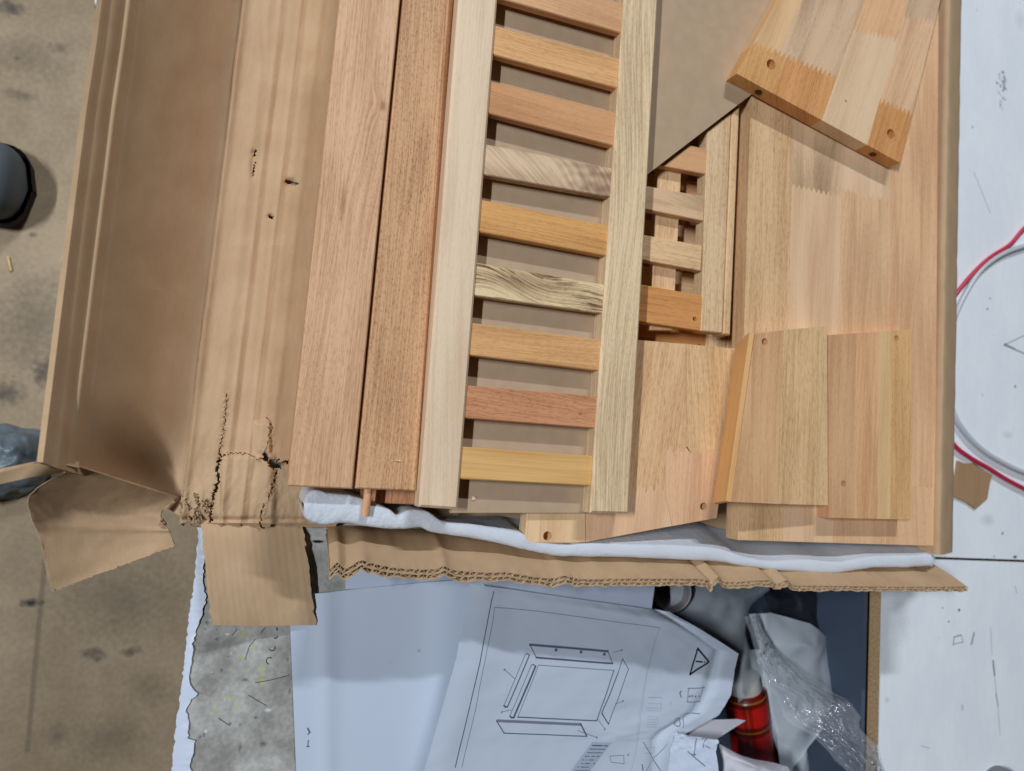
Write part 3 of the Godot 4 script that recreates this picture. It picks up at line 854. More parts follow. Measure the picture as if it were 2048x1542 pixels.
func build_lattice() -> void:
	var k := thing("hardboard_sheet", "brown hardboard sheet with a slanting cut edge, beside the skewed finger jointed panel", "hardboard sheet")
	slab("board", k, spots([[1250, -60], [1600, -60], [1570, 110], [1502, 190], [1299, 346], [1225, 402]], 0.0835), 0.003, tinted(W.hardboard_m, rgb(252, 250, 246)), {"bevel": 0.0003})
	var t := thing("lattice_frame", "wooden lattice frame of crossing slats, seen between the ladder panel and the wide panel", "lattice frame", "lattice frames in the box")
	var h := 0.077
	slab("stile", t, spots([[1424, -60, h], [1474, -60, h], [1445, 666, h], [1402, 662, h]], h), 0.016, tinted(W.oak_m, rgb(252, 248, 240)), {"bevel": 0.001})
	slab("stile", t, spots([[1476, -60], [1491, -60], [1461, 670], [1447, 668]], h), 0.02, tinted(W.oak_m, rgb(255, 246, 232)), {"bevel": 0.0014})
	var rows := [[[1200, 255, 308], [1412, 297, 348], "beech", rgb(238, 214, 190)], [[1200, 355, 400], [1406, 392, 441], "walnut", rgb(250, 235, 220)], [[1200, 454, 504], [1401, 490, 541], "oak", rgb(255, 246, 232)], [[1190, 552, 630], [1401, 590, 661], "orange", rgb(244, 226, 214)]]
	for r in rows:
		var o := {"grain": Vector3(1, 0, 0), "bevel": 0.0008}
		if r[2] == "orange":
			o.holes = [[spot(1390, 638, h), 0.0025, 0.01]]
		slab("slat", t, spots([[r[0][0], r[0][1]], [r[1][0] + 4, r[1][1] + 1], [r[1][0] + 1, r[1][2] + 1], [r[0][0], r[0][2]]], h - 0.0005), 0.009, tinted(W[r[2] + "_m"], r[3]), o)
	for x in [[1324, 1370], [1232, 1276], [1172, 1210]]:
		slab("bar", t, spots([[x[0] + 3, 150], [x[1] + 3, 150], [x[1] - 24, 660], [x[0] - 24, 660]], h - 0.0105), 0.009, tinted(W.oak_m, rgb(255, 244, 232)), {"bevel": 0.0006})
	slab("stile", t, spots([[1150, -60], [1190, -60], [1170, 660], [1130, 660]], h), 0.02, W.oak_m)
	var u: Node3D = t.duplicate()
	u.name = numbered("lattice_frame", self)
	add_child(u, true)
	u.position = Vector3(0.034, -0.040, 0.020)
	tag(u, "lower lattice frame, only its end showing beneath the upper lattice frame", "lattice frame", "lattice frames in the box")

# ---------------------------------------------------------------- glued panels
func jag(a: Vector3, b: Vector3, s0: float, s1: float, pitch: float, depth: float, far := []) -> PackedVector3Array:
	# finger joint along the line a-b between s0 and s1: a sawtooth in step with the whole line, reaching to one side
	var side := (b - a).normalized().cross(Vector3.UP)
	var ss := [s0]
	var k := ceilf(s0 / pitch * 2.0 + 0.001)
	while k * pitch * 0.5 < s1 - pitch * 0.16:
		if k * pitch * 0.5 > s0 + pitch * 0.16:
			ss.append(k * pitch * 0.5)
		k += 1.0
	ss.append(s1)
	var r := PackedVector3Array()
	for q in ss:
		if far:
			side = -(far[0].lerp(far[1], q) - a.lerp(b, q)).normalized()
		r.append(a.lerp(b, q) + side * depth * (1.0 - absf(2.0 * fposmod(q / pitch, 1.0) - 1.0)))
	return r

func back(p: PackedVector3Array) -> PackedVector3Array:
	var q := p.duplicate()
	q.reverse()
	return q

func build_panels() -> void:
	var big := thing("wooden_panel", "widest pale panel of glued staves, filling the right side of the box", "wooden panel")
	var h := 0.080
	var xs := [[1502, 1476], [1588, 1568], [1686, 1665], [1781, 1772], [1876, 1870]]
	var tone := [["oak", rgb(250, 238, 224)], ["ash", rgb(250, 236, 222)], ["beech", rgb(252, 240, 230)], ["beech", rgb(255, 240, 228)]]
	var line := func(e: Array, y: float) -> Array: return [lerpf(e[0], e[1], (y - 195.0) / 890.0), y + (1.2 if false else 0.0)]
	for k in 4:
		var a: Array = xs[k]
		var b: Array = xs[k + 1]
		var cuts: Array = [[-60.0, 1086.0]] if k in [0, 3] else ([[-60.0, 395.0], [395.0, 1086.0]] if k == 1 else [[-60.0, 380.0], [380.0, 1086.0]])
		for c in cuts.size():
			var y0: float = cuts[c][0]
			var y1: float = cuts[c][1]
			var slope := func(x: float, y: float) -> float: return y + (x - 1670.0) * lerpf(0.27, 0.03, clampf((y - 250.0) / 830.0, 0, 1))
			var w: String = "walnut" if c == 0 and k == 1 else ("ash" if c == 0 and k == 2 else tone[k][0])
			var q := []
			for e in [[a, y0], [b, y0], [b, y1], [a, y1]]:
				var p: Array = line.call(e[0], e[1])
				q.append([p[0], p[1] if e[1] < 0 else slope.call(p[0], p[1])])
			var pts := spots(q, h)
			if c == 1:
				pts = PackedVector3Array(Array(jag(pts[0], pts[1], 0, 1, 0.1, -0.006)) + [pts[2], pts[3]])
			elif cuts.size() > 1:
				pts = PackedVector3Array([pts[0], pts[1]] + Array(back(jag(pts[3], pts[2], 0, 1, 0.1, -0.006))))
			slab("stave", big, pts, 0.021, tinted(W[w + "_m"], tone[k][1]), {"bevel": 0.00025})
	# finger jointed panel, skewed on top at the upper right
	var c := thing("wooden_panel", "skewed finger jointed panel with orange ends and two drilled holes, at the top right", "wooden panel")
	var bl := spot(1473, 147, 0.102)
	var br := spot(1800, 326, 0.100)
	var tl := spot(1604, -90, 0.104)
	var trr := spot(1908, -110, 0.102)
	var at := func(s: float, t: float) -> Vector3: return bl.lerp(br, s) + (tl.lerp(trr, s) - bl.lerp(br, s)) * t
	var gr: Vector3 = (at.call(0.6, 1.0) - at.call(0.6, 0.0)).normalized()
	var piece := func(s0: float, s1: float, t0: float, t1: float, lo_z: int, hi_z: int, m: Material, holes := []) -> void:
		var pts := PackedVector3Array()
		pts.append_array(jag(at.call(0.0, t0), at.call(1.0, t0), s0, s1, 0.0275, -0.009, [at.call(0.0, 2.0), at.call(1.0, 2.0)]) if lo_z else PackedVector3Array([at.call(s0, t0), at.call(s1, t0)]))
		pts.append_array(back(jag(at.call(0.0, t1), at.call(1.0, t1), s0, s1, 0.0275, -0.009, [at.call(0.0, 2.0), at.call(1.0, 2.0)]) if hi_z else PackedVector3Array([at.call(s0, t1), at.call(s1, t1)])))
		slab("stave", c, pts, 0.018, m, {"bevel": 0.00006, "grain": gr, "holes": holes})
	piece.call(0.0, 0.20, 0.0, 0.225, 0, 4, tinted(W.tan_m, rgb(250, 232, 206)), [[spot(1541, 130, 0.101), 0.0060]])
	piece.call(0.2003, 0.50, 0.0, 0.225, 0, 7, tinted(W.tan_m, rgb(250, 222, 198)))
	piece.call(0.5003, 0.785, 0.0, 0.50, 0, 7, tinted(W.ash_m, rgb(252, 242, 230)), [[spot(1692, 203, 0.101), 0.0018, 0.004]])
	piece.call(0.7853, 1.0, 0.0, 0.20, 0, 8, tinted(W.tan_m, rgb(246, 218, 190)), [[spot(1782, 268, 0.1005), 0.0060]])
	piece.call(0.0, 0.14, 0.225, 1.0, 4, 0, tinted(W.ash_m, rgb(252, 232, 204)))
	piece.call(0.1403, 0.50, 0.225, 1.0, 7, 0, tinted(W.walnut_m, rgb(250, 236, 226)))
	piece.call(0.5003, 0.785, 0.50, 1.0, 7, 0, tinted(W.beech_m, rgb(255, 236, 216)))
	piece.call(0.7853, 1.0, 0.20, 0.62, 8, 6, tinted(W.beech_m, rgb(255, 244, 236)))
	piece.call(0.7853, 1.0, 0.62, 1.0, 6, 0, tinted(W.walnut_m, rgb(240, 228, 220)))
	# dowel holes in its end, filled with dark glue
	for e in [[0.155, "plug"], [0.86, "plug"]]:
		var ep: Vector3 = at.call(e[0], 0.0) + Vector3(0, -0.009, 0)
		tube(e[1], c, PackedVector3Array([ep + gr * 0.004, ep - gr * 0.0003]), 0.0042, plain(rgb(84, 48, 30), 0.8), 14)
	# panel below the right rail
	var d := thing("wooden_panel", "pale panel with drilled corner holes, tucked under the right rail of the ladder panel", "wooden panel")
	h = 0.079
	var ja := spot(1331, 908, h)
	var jb := spot(1452, 909, h)
	var ka := spot(1172, 983, h)
	var kb := spot(1330, 988, h)
	var pts := spots([[1180, 672], [1372, 688]], h)
	pts.append_array(back(jag(ja, jb, 0.0, 0.335, 0.14, -0.008)))
	pts.append_array(back(jag(ka, kb, 0.0, 1.0, 0.125, -0.009)))
	slab("stave", d, pts, 0.018, tinted(W.oak_m, rgb(255, 240, 224)), {"bevel": 0.00006, "grain": Vector3(-0.1, 0, 1)})
	pts = spots([[1373, 688], [1478, 698]], h)
	pts.append_array(back(jag(ja, jb, 0.338, 1.0, 0.14, -0.008)))
	slab("stave", d, pts, 0.018, tinted(W.oak_m, rgb(252, 240, 222)), {"bevel": 0.00006, "grain": Vector3(0.12, 0, 1)})
	pts = jag(ja, jb, 0.0, 1.0, 0.14, -0.008)
	pts.append_array(spots([[1433, 1036], [1345, 1052], [1331, 990]], h))
	slab("stave", d, pts, 0.018, tinted(W.beech_m, rgb(255, 240, 232)), {"bevel": 0.00006, "holes": [[spot(1407, 1013, h), 0.0042]]})
	pts = jag(ka, kb, 0.0, 1.0, 0.125, -0.009)
	pts.append_array(spots([[1344, 1052], [1172, 1084]], h))
	slab("stave", d, pts, 0.018, tinted(W.ash_m, rgb(255, 236, 222)), {"bevel": 0.00006})
	slab("stave", d, spots([[1058, 990], [1171, 990], [1171, 1084], [1150, 1086], [1049, 1086]], h), 0.018, tinted(W.ash_m, rgb(255, 242, 222)), {"bevel": 0.0006, "holes": [[spot(1095, 1072, h), 0.0045]]})
	# two small panels at the lower right
	var e := thing("wooden_panel", "small drilled panel with a yellow side edge, tilted against the wide panel", "wooden panel")
	var eh := func(x: float) -> float: return lerpf(0.110, 0.0995, (x - 1463) / 190.0)
	var es := [[1510, 667, 1463, 1004], [1568, 660, 1553, 1008], [1654, 652, 1656, 1011]]
	var em := [tinted(W.beech_m, rgb(250, 232, 214)), tinted(W.oak_m, rgb(255, 244, 226))]
	for k in 2:
		var a: Array = es[k]
		var b: Array = es[k + 1]
		var o := {"bevel": 0.0002, "holes": [[spot(1530, 684, eh.call(1528)), 0.0042]] if k == 0 else []}
		slab("stave", e, PackedVector3Array([spot(a[0] + (0.4 if k else 0.0), a[1], eh.call(a[0])), spot(b[0], b[1], eh.call(b[0])), spot(b[2], b[3], eh.call(b[2])), spot(a[2] + (0.4 if k else 0.0), a[3], eh.call(a[2]))]), 0.018, em[k], o)
	# its yellow left edge
	var yl := PackedVector3Array([spot(1509.4, 667, 0.1098), spot(1462.4, 1004, 0.1098), spot(1437, 1008, 0.0835), spot(1481, 693, 0.0835)])
	slab("edge_strip", e, yl, 0.006, tinted(W.ash_m, rgb(244, 214, 168)), {"bevel": 0.0004})
	var f := thing("wooden_panel", "small striped panel with two holes, at the right beside the tilted small panel", "wooden panel")
	var fx := [[1657, 1657], [1712, 1709], [1757, 1755], [1783, 1780], [1823, 1821]]
	var fm := [tinted(W.beech_m, rgb(240, 222, 206)), tinted(W.beech_m, rgb(252, 230, 210)), tinted(W.ash_m, rgb(252, 236, 204)), tinted(W.tan_m, rgb(255, 248, 236))]
	for k in 4:
		var x0: Array = fx[k]
		var x1: Array = fx[k + 1]
		var holes := []
		if k == 0:
			holes = [[spot(1687, 967, 0.098), 0.0033]]
		elif k == 3:
			holes = [[spot(1793, 677, 0.098), 0.0036]]
		var ya := func(x: float) -> float: return 670 - (x - 1657) * 0.07
		slab("stave", f, spots([[x0[0] + 0.3, ya.call(x0[0])], [x1[0], ya.call(x1[0])], [x1[1], 1036 + (x1[1] - 1657) * 0.02], [x0[1] + 0.3, 1036 + (x0[1] - 1657) * 0.02]], 0.098), 0.0175, fm[k], {"bevel": 0.0002, "holes": holes})

# ---------------------------------------------------------------- foam
func build_foam() -> void:
	var up := smooth(spots([[608, 1008], [614, 990], [632, 980], [662, 987], [707, 992], [751, 1006], [779, 1018], [796, 1030], [820, 1020], [857, 1023], [885, 1041], [936, 1047], [977, 1053], [1038, 1063], [1073, 1080], [1138, 1088], [1161, 1085], [1260, 1087], [1371, 1090], [1439, 1096], [1490, 1112], [1542, 1120], [1610, 1118], [1678, 1122], [1747, 1112], [1815, 1110], [1862, 1108], [1871, 1112]], 0.079), 8)
	var lo := smooth(spots([[607, 1022], [610, 1036], [628, 1047], [652, 1051], [690, 1047], [731, 1053], [772, 1058], [809, 1059], [843, 1056], [868, 1066], [936, 1076], [987, 1085], [1038, 1097], [1073, 1105], [1124, 1114], [1155, 1114], [1260, 1116], [1371, 1121], [1439, 1124], [1490, 1133], [1542, 1140], [1610, 1145], [1678, 1147], [1747, 1137], [1815, 1136], [1862, 1133], [1869, 1134], [1871, 1128]], 0.079), 8)
	var n := mini(up.size(), lo.size())
	var g := []
	for i in n:
		var a := up[i]
		var b := lo[i]
		var mid := (a + b) / 2
		var half := (b - a) / 2
		var row := PackedVector3Array()
		var lean := lerpf(0.002, 0.024, smoothstep(0.4, 0.62, float(i) / n))
		for k in 25:
			var t := k / 24.0
			var p: Vector3
			if t < 0.25:
				var d := 1.0 - t / 0.25
				p = a + Vector3(0, -0.006 - 0.056 * d, -lean * d)
			elif t > 0.75:
				var d := (t - 0.75) / 0.25
				p = b + Vector3(0, -0.006 - 0.056 * d, -0.004 * d)
			else:
				var ang := PI * (t - 0.25) / 0.5
				p = mid - half * cos(ang) + Vector3(0, -0.006 + 0.0060 * pow(sin(ang), 0.6), 0)
			var nn := noise.get_noise_3d(p.x * 6000.0, p.y * 6000.0, p.z * 6000.0)
			var nl := noise.get_noise_3d(p.x * 1600.0, p.y * 1600.0, p.z * 1600.0)
			p += Vector3(0, 0.0005 * nn + 0.0012 * nl, 0.0005 * nn)
			row.append(p)
		g.append(row)
	var foam := plain(rgb(212, 216, 221), 0.6, 0.35)
	var fnz := FastNoiseLite.new()
	fnz.seed = 9
	fnz.noise_type = FastNoiseLite.TYPE_CELLULAR
	fnz.frequency = 0.045
	var ft := NoiseTexture2D.new()
	ft.noise = fnz
	ft.width = 512
	ft.height = 512
	ft.seamless = true
	ft.as_normal_map = true
	ft.bump_strength = 5.0
	foam.normal_enabled = true
	foam.normal_texture = ft
	foam.normal_scale = 0.45
	foam.subsurf_scatter_enabled = true
	foam.subsurf_scatter_strength = 0.15
	var f := sheet("foam_sheet", self, g, 0.0, foam, {"keep": true, "turn": true, "scale": 0.09})
	tag(f, "wavy white packing foam sheet standing along the front wall of the box", "packing foam")

# ---------------------------------------------------------------- papers
func crumple(tl: Array, tr_: Array, bl: Array, br: Array, n: int, amp: float, f: float, sd: float, bend = null) -> Array:
	var g := []
	var a := spot(tl[0], tl[1], tl[2])
	var b := spot(tr_[0], tr_[1], tr_[2])
	var c := spot(bl[0], bl[1], bl[2])
	var d := spot(br[0], br[1], br[2])
	for i in n + 1:
		var row := PackedVector3Array()
		for j in n + 1:
			var t := float(i) / n
			var s := float(j) / n
			var p := a.lerp(b, s).lerp(c.lerp(d, s), t)
			var e := noise.get_noise_3d(p.x * f, sd * 100.0, p.z * f)
			var e2 := noise.get_noise_3d(p.x * f * 2.3 + 700.0, sd * 50.0, p.z * f * 2.3)
			p.y += amp * (1.0 - 2.2 * absf(e) + 0.5 * e2 - 0.4)
			if bend != null:
				p += bend.call(s, t)
			row.append(p)
		g.append(row)
	return g

func build_papers() -> void:
	var paper := plain(rgb(190, 198, 215), 0.7, 0.3)
	var scrap := thing("paper_scrap", "white paper scrap with faint pencil marks, under the cut edge of the front wall", "paper scrap")
	var sr := rect_xz(spot(690, 1150, 0.002).x, spot(690, 1120, 0.002).z, spot(930, 1150, 0.002).x, spot(690, 1190, 0.002).z)
	var si := Image.create(256, 96, false, Image.FORMAT_RGB8)
	si.fill(rgb(190, 198, 215))
	for l in [[120, 40, 126, 46], [134, 44, 136, 45], [150, 38, 158, 46], [152, 46, 160, 40], [166, 40, 176, 44], [180, 36, 190, 42], [172, 46, 184, 44]]:
		stroke(si, Vector2(l[0], l[1]), Vector2(l[2], l[3]), 2.0, Color(0.2, 0.2, 0.22, 0.7))
	sheet("page", scrap, crumple([697, 1120, 0.002], [960, 1120, 0.002], [690, 1178, 0.002], [960, 1172, 0.002], 8, 0.0003, 500, 1), 0.0003, mat(tex(si), Color.WHITE, 0.7), {"rect": sr})
	# blank folded sheet
	var s1 := thing("paper_sheet", "blank white sheet with a fold line, on the bench beside the torn cardboard tab", "paper sheet")
	var g1 := crumple([578, 1192, 0.003], [972, 1150, 0.008], [594, 1580, 0.003], [930, 1580, 0.005], 40, 0.0006, 150, 2, func(s, t): return Vector3(0, 0.0025 * exp(-pow((s - 0.17) / 0.05, 2)) + 0.006 * s * (1 - t) + 0.004 * exp(-pow((s - 0.8) / 0.12, 2)), 0))
	var r1 := rect_xz(0.05, 0.1, 0.29, 0.34)
	var i1 := Image.create(512, 512, false, Image.FORMAT_RGB8)
	i1.fill(rgb(193, 202, 215))
	var q1 := func(x: float, y: float) -> Vector2:
		var p := spot(x, y, 0.005)
		return Vector2((p.x - r1.position.x) / r1.size.x, (p.z - r1.position.y) / r1.size.y) * 512.0
	for l in [[616, 1458, 620, 1466, 3], [620, 1466, 616, 1470, 2], [617, 1482, 616, 1494, 2], [614, 1495, 619, 1494, 2]]:
		stroke(i1, q1.call(l[0], l[1]), q1.call(l[2], l[3]), l[4], Color(0.2, 0.2, 0.25, 0.7))
	dab(i1, q1.call(836, 1299), Vector2(5, 5), Color(0.4, 0.4, 0.45, 0.35), 0.9)
	dab(i1, q1.call(780, 1323), Vector2(2, 2), Color(0.4, 0.4, 0.45, 0.35), 0.9)
	sheet("page", s1, g1, 0.0002, mat(tex(i1), Color.WHITE, 0.7), {"rect": r1})
	# crumpled sheet behind the printed one
	var s3 := thing("paper_sheet", "creased blank sheet showing between the printed sheet and the front wall of the box", "paper sheet")
	sheet("page", s3, crumple([957, 1130, 0.034], [1313, 1140, 0.016], [985, 1240, 0.034], [1302, 1226, 0.004], 30, 0.003, 110, 5), 0.0002, paper)
	build_printed_sheet()
	# torn corner at the bottom, and loose pieces over the bin
	var t4 := thing("paper_scrap", "torn bright paper corner with bits of print, lowest by the red can", "paper scrap")
	var g4 := []
	var l4 := spots([[1352, 1466], [1340, 1500], [1330, 1580]], 0.018)
	var r4 := spots([[1391, 1474], [1437, 1480], [1431, 1504], [1437, 1540], [1437, 1580]], 0.022)
	for i in 21:
		var row := PackedVector3Array()
		for j in 11:
			var p := along(l4, i / 20.0).lerp(along(r4, i / 20.0), j / 10.0)
			p += Vector3(0.0015 * noise.get_noise_2d(i * 80.0, 0.0) * j / 10.0, 0.003 * absf(noise.get_noise_2d(i * 25.0, j * 35.0)), 0.0015 * noise.get_noise_2d(j * 90.0, 7.0))
			row.append(p)
		g4.append(row)
	var r5 := rect_xz(l4[0].x, l4[0].z - 0.01, r4[0].x + 0.04, l4[2].z)
	var i5 := Image.create(256, 256, false, Image.FORMAT_RGB8)
	i5.fill(rgb(208, 216, 230))
	for l in [[120, 30, 150, 60], [150, 60, 140, 75], [128, 62, 142, 52], [135, 80, 138, 95], [60, 110, 150, 170], [100, 60, 92, 130], [84, 120, 100, 124], [150, 90, 170, 100]]:
		stroke(i5, Vector2(l[0], l[1]), Vector2(l[2], l[3]), 4.0, Color(0.25, 0.27, 0.32, 0.7))
	sheet("page", t4, g4, 0.0002, mat(tex(i5), Color.WHITE, 0.7), {"rect": r5})
	var t5 := thing("paper_scrap", "grey shaded paper point sticking out over the red can", "paper scrap")
	sheet("page", t5, crumple([1340, 1440, 0.004], [1475, 1438, -0.004], [1345, 1500, 0.004], [1492, 1441, -0.006], 16, 0.002, 200, 9, func(s, t): return Vector3(0, 0, 0.03 * t * (1.0 - s) * 0.6)), 0.0002, plain(rgb(196, 194, 200), 0.7, 0.3))

func build_printed_sheet() -> void:
	var s2 := thing("paper_sheet", "printed assembly instruction sheet with an exploded frame diagram and warning triangle", "paper sheet")
	var left := spots([[940, 1167, 0.046], [930, 1220, 0.045], [912, 1316, 0.044], [880, 1430, 0.042], [843, 1560, 0.038]], 0.010)
	var right := spots([[1345, 1226, 0.012], [1405, 1262, 0.006], [1476, 1307, 0.0], [1470, 1345, 0.0], [1462, 1390, 0.002], [1440, 1432, 0.006], [1375, 1467, 0.012], [1360, 1480, 0.013], [1362, 1560, 0.014]], 0.012)
	var g := []
	for i in 61:
		var t := i / 60.0
		var a := along(left, t)
		var b := along(right, t)
		var row := PackedVector3Array()
		for j in 61:
			var s := j / 60.0
			var p := a.lerp(b, s)
			p.y += 0.010 * exp(-pow(t / 0.16, 2)) * s * (1 - 0.3 * s) - 0.012 * exp(-pow(t / 0.05, 2)) * s
			p.y += 0.002 * exp(-pow((s - 0.06) / 0.06, 2))
			p.y += 0.0055 * noise.get_noise_2d(s * 70.0, t * 90.0 + 30.0) * smoothstep(0.3, 0.9, s)
			p.y -= 0.004 * exp(-pow((s - 0.93 + 0.05 * t) / 0.02, 2))
			p.y += 0.0006 * noise.get_noise_2d(s * 300.0, t * 300.0)
			row.append(p)
		g.append(row)
	var rect := rect_xz(0.17, 0.09, 0.60, 0.35)
	var W_ := 1720
	var H_ := 1040
	var im := Image.create(W_, H_, false, Image.FORMAT_RGB8)
	im.fill(rgb(195, 203, 215))
	var uv := func(x: float, y: float) -> Vector2:
		var p := spot(x, y, clampf(lerpf(0.045, 0.004, (x - 930.0) / 520.0), 0.0, 0.046))
		return Vector2((p.x - rect.position.x) / rect.size.x * W_, (p.z - rect.position.y) / rect.size.y * H_)
	var q := func(x: float, y: float) -> Vector2: return uv.call(940 + x / 4.51, 1200 + y / 4.51)
	var k := func(x: float, y: float) -> Vector2: return uv.call(1280 + x / 5.12, 1250 + y / 5.12)
	var ink := Color(0.24, 0.26, 0.32, 0.8)
	var thin := Color(0.34, 0.37, 0.44, 0.75)
	var pale := Color(0.5, 0.53, 0.6, 0.5)
	var poly := func(pts: Array, w: float, c: Color, f: Callable) -> void:
		for i in pts.size() - 1:
			stroke(im, f.call(pts[i][0], pts[i][1]), f.call(pts[i + 1][0], pts[i + 1][1]), w, c)
	poly.call([[205, -80], [185, 0], [90, 560], [0, 1000], [-110, 1542]], 4.0, Color(0.2, 0.22, 0.28, 0.75), q)
	poly.call([[215, 60], [200, 200], [110, 680], [60, 1000], [-50, 1542]], 2.5, thin, q)
	poly.call([[215, 60], [600, 95], [900, 135], [1300, 190], [1690, 240]], 2.5, thin, q)
	poly.call([[540, 402], [1240, 460]], 10.0, Color(0.42, 0.44, 0.5, 0.85), q)
	poly.call([[540, 402], [1240, 460], [1285, 572]], 3.5, ink, q)
	poly.call([[540, 402], [600, 520]], 3.5, ink, q)
	poly.call([[600, 520], [1285, 572]], 7.0, ink, q)
	for d in [[775, 450], [1000, 467], [1208, 486]]:
		dab(im, q.call(d[0], d[1]), Vector2(9, 8), ink, 0.5)
	for l in [[500, 490, 315, 962, 2.5], [537, 498, 348, 972, 5.0], [555, 588, 370, 1058, 2.5], [592, 600, 405, 1068, 8.0]]:
		poly.call([[l[0], l[1]], [l[2], l[3]]], l[4], ink, q)
	poly.call([[500, 490], [520, 484], [537, 498]], 3.5, ink, q)
	poly.call([[555, 588], [574, 582], [592, 600]], 3.5, ink, q)
	poly.call([[315, 962], [330, 975], [348, 972]], 6.0, ink, q)
	poly.call([[370, 1058], [388, 1072], [405, 1068]], 6.0, ink, q)
	poly.call([[440, 1065], [620, 588], [1298, 634]], 3.0, thin, q)
	poly.call([[1298, 634], [1145, 1090], [440, 1065]], 4.5, ink, q)
	poly.call([[1335, 660], [1190, 1020], [1250, 1120]], 5.0, ink, q)
	poly.call([[1335, 660], [1376, 530], [1430, 625], [1250, 1120]], 3.5, ink, q)
	poly.call([[258, 1102], [1000, 1124]], 11.0, Color(0.42, 0.44, 0.5, 0.85), q)
	poly.call([[255, 1108], [322, 1216], [1055, 1232]], 4.0, ink, q)
	poly.call([[1000, 1120], [1056, 1230]], 6.0, ink, q)
	for l in [[320, 635, 410, 715], [300, 1020, 385, 1000], [975, 1180, 1145, 1240], [1150, 1070, 1215, 1160], [1290, 470, 1360, 450], [1310, 940, 1380, 910]]:
		poly.call([[l[0], l[1]], [l[2], l[3]]], 2.5, thin, q)
	for d in [[315, 630], [298, 1024], [1145, 1240], [1215, 1165], [1365, 450], [1380, 910], [1425, 1395]]:
		dab(im, q.call(d[0], d[1]), Vector2(6, 6), thin, 0.8)
	for r in 22:
		poly.call([[1105 - r * 8.5, 1290 + r * 12.0], [1272 - r * 8.5, 1290 + r * 12.0]], 6.5, Color(0.62, 0.65, 0.72, 0.6), q)
	for r in 8:
		for c in 9:
			if rng.randf() < 0.85:
				poly.call([[1108 - r * 22.0 + c * 15, 1315 + r * 33.0], [1116 - r * 22.0 + c * 15 + rng.randf() * 5, 1315 + r * 33.0]], 4.5 if r == 0 else 3.0, ink, q)
	poly.call([[1265, 1410], [1385, 1400], [1390, 1475], [1275, 1465], [1265, 1410]], 2.5, thin, q)
	poly.call([[1690, 240], [1580, 800], [1490, 1370], [1450, 1542]], 2.5, pale, q)
	poly.call([[1660, 360], [1560, 860], [1490, 1250]], 1.5, pale, q)
	poly.call([[1558, 1278], [1715, 1542]], 3.0, ink, q)
	poly.call([[1762, 1288], [1580, 1535]], 2.5, thin, q)
	poly.call([[1548, 1480], [1552, 1530]], 5.0, ink, q)
	poly.call([[1610, 880], [1730, 880]], 2.0, pale, q)
	poly.call([[1610, 935], [1725, 935], [1720, 1000], [1600, 1000]], 2.0, pale, q)
	for r in 5:
		poly.call([[1600 - r * 4, 1050 + r * 22], [1700 - r * 4, 1056 + r * 22]], 2.0, pale, q)
	poly.call([[1560, 1330], [1670, 1330], [1660, 1380], [1560, 1375]], 2.0, pale, q)
	# warning triangle with its exclamation mark, and the small pictograms below it
	poly.call([[592, 240], [712, 380], [522, 512], [592, 240]], 8.5, Color(0.07, 0.08, 0.11, 1.0), k)
	poly.call([[580, 374], [640, 379]], 7.0, Color(0.07, 0.08, 0.11, 0.9), k)
	dab(im, k.call(664, 382), Vector2(5, 5), Color(0.07, 0.08, 0.11, 0.9), 0.5)
	poly.call([[500, 655], [690, 650]], 4.0, thin, k)
	poly.call([[508, 660], [490, 790], [640, 798], [660, 640]], 4.0, thin, k)
	for d in [[540, 730], [575, 735], [622, 740], [515, 735]]:
		dab(im, k.call(d[0], d[1]), Vector2(7, 6), ink, 0.7, 0.4)
	poly.call([[435, 685], [418, 700], [430, 745]], 5.0, ink, k)
	poly.call([[440, 1050], [470, 915], [625, 915]], 3.5, thin, k)
	for c in [[388, 995], [350, 1432]]:
		for i in 16:
			poly.call([[c[0] + 34 * cos(TAU * i / 16), c[1] + 44 * sin(TAU * i / 16)], [c[0] + 34 * cos(TAU * (i + 1) / 16), c[1] + 44 * sin(TAU * (i + 1) / 16)]], 3.0, ink, k)
		poly.call([[c[0] - 20, c[1] + 26], [c[0] + 20, c[1] - 26]], 3.0, ink, k)
	poly.call([[330, 1406], [370, 1458]], 3.0, ink, k)
	poly.call([[95, 745], [240, 748]], 2.0, pale, k)
	poly.call([[300, 790], [325, 800], [310, 830]], 2.5, pale, k)
	poly.call([[60, 850], [215, 855], [215, 800]], 2.0, pale, k)
	poly.call([[430, 1350], [420, 1420], [445, 1450]], 4.0, ink, k)
	var m := mat(tex(im), Color.WHITE, 0.65, 0.3)
	sheet("page", s2, g, 0.0002, m, {"rect": rect})

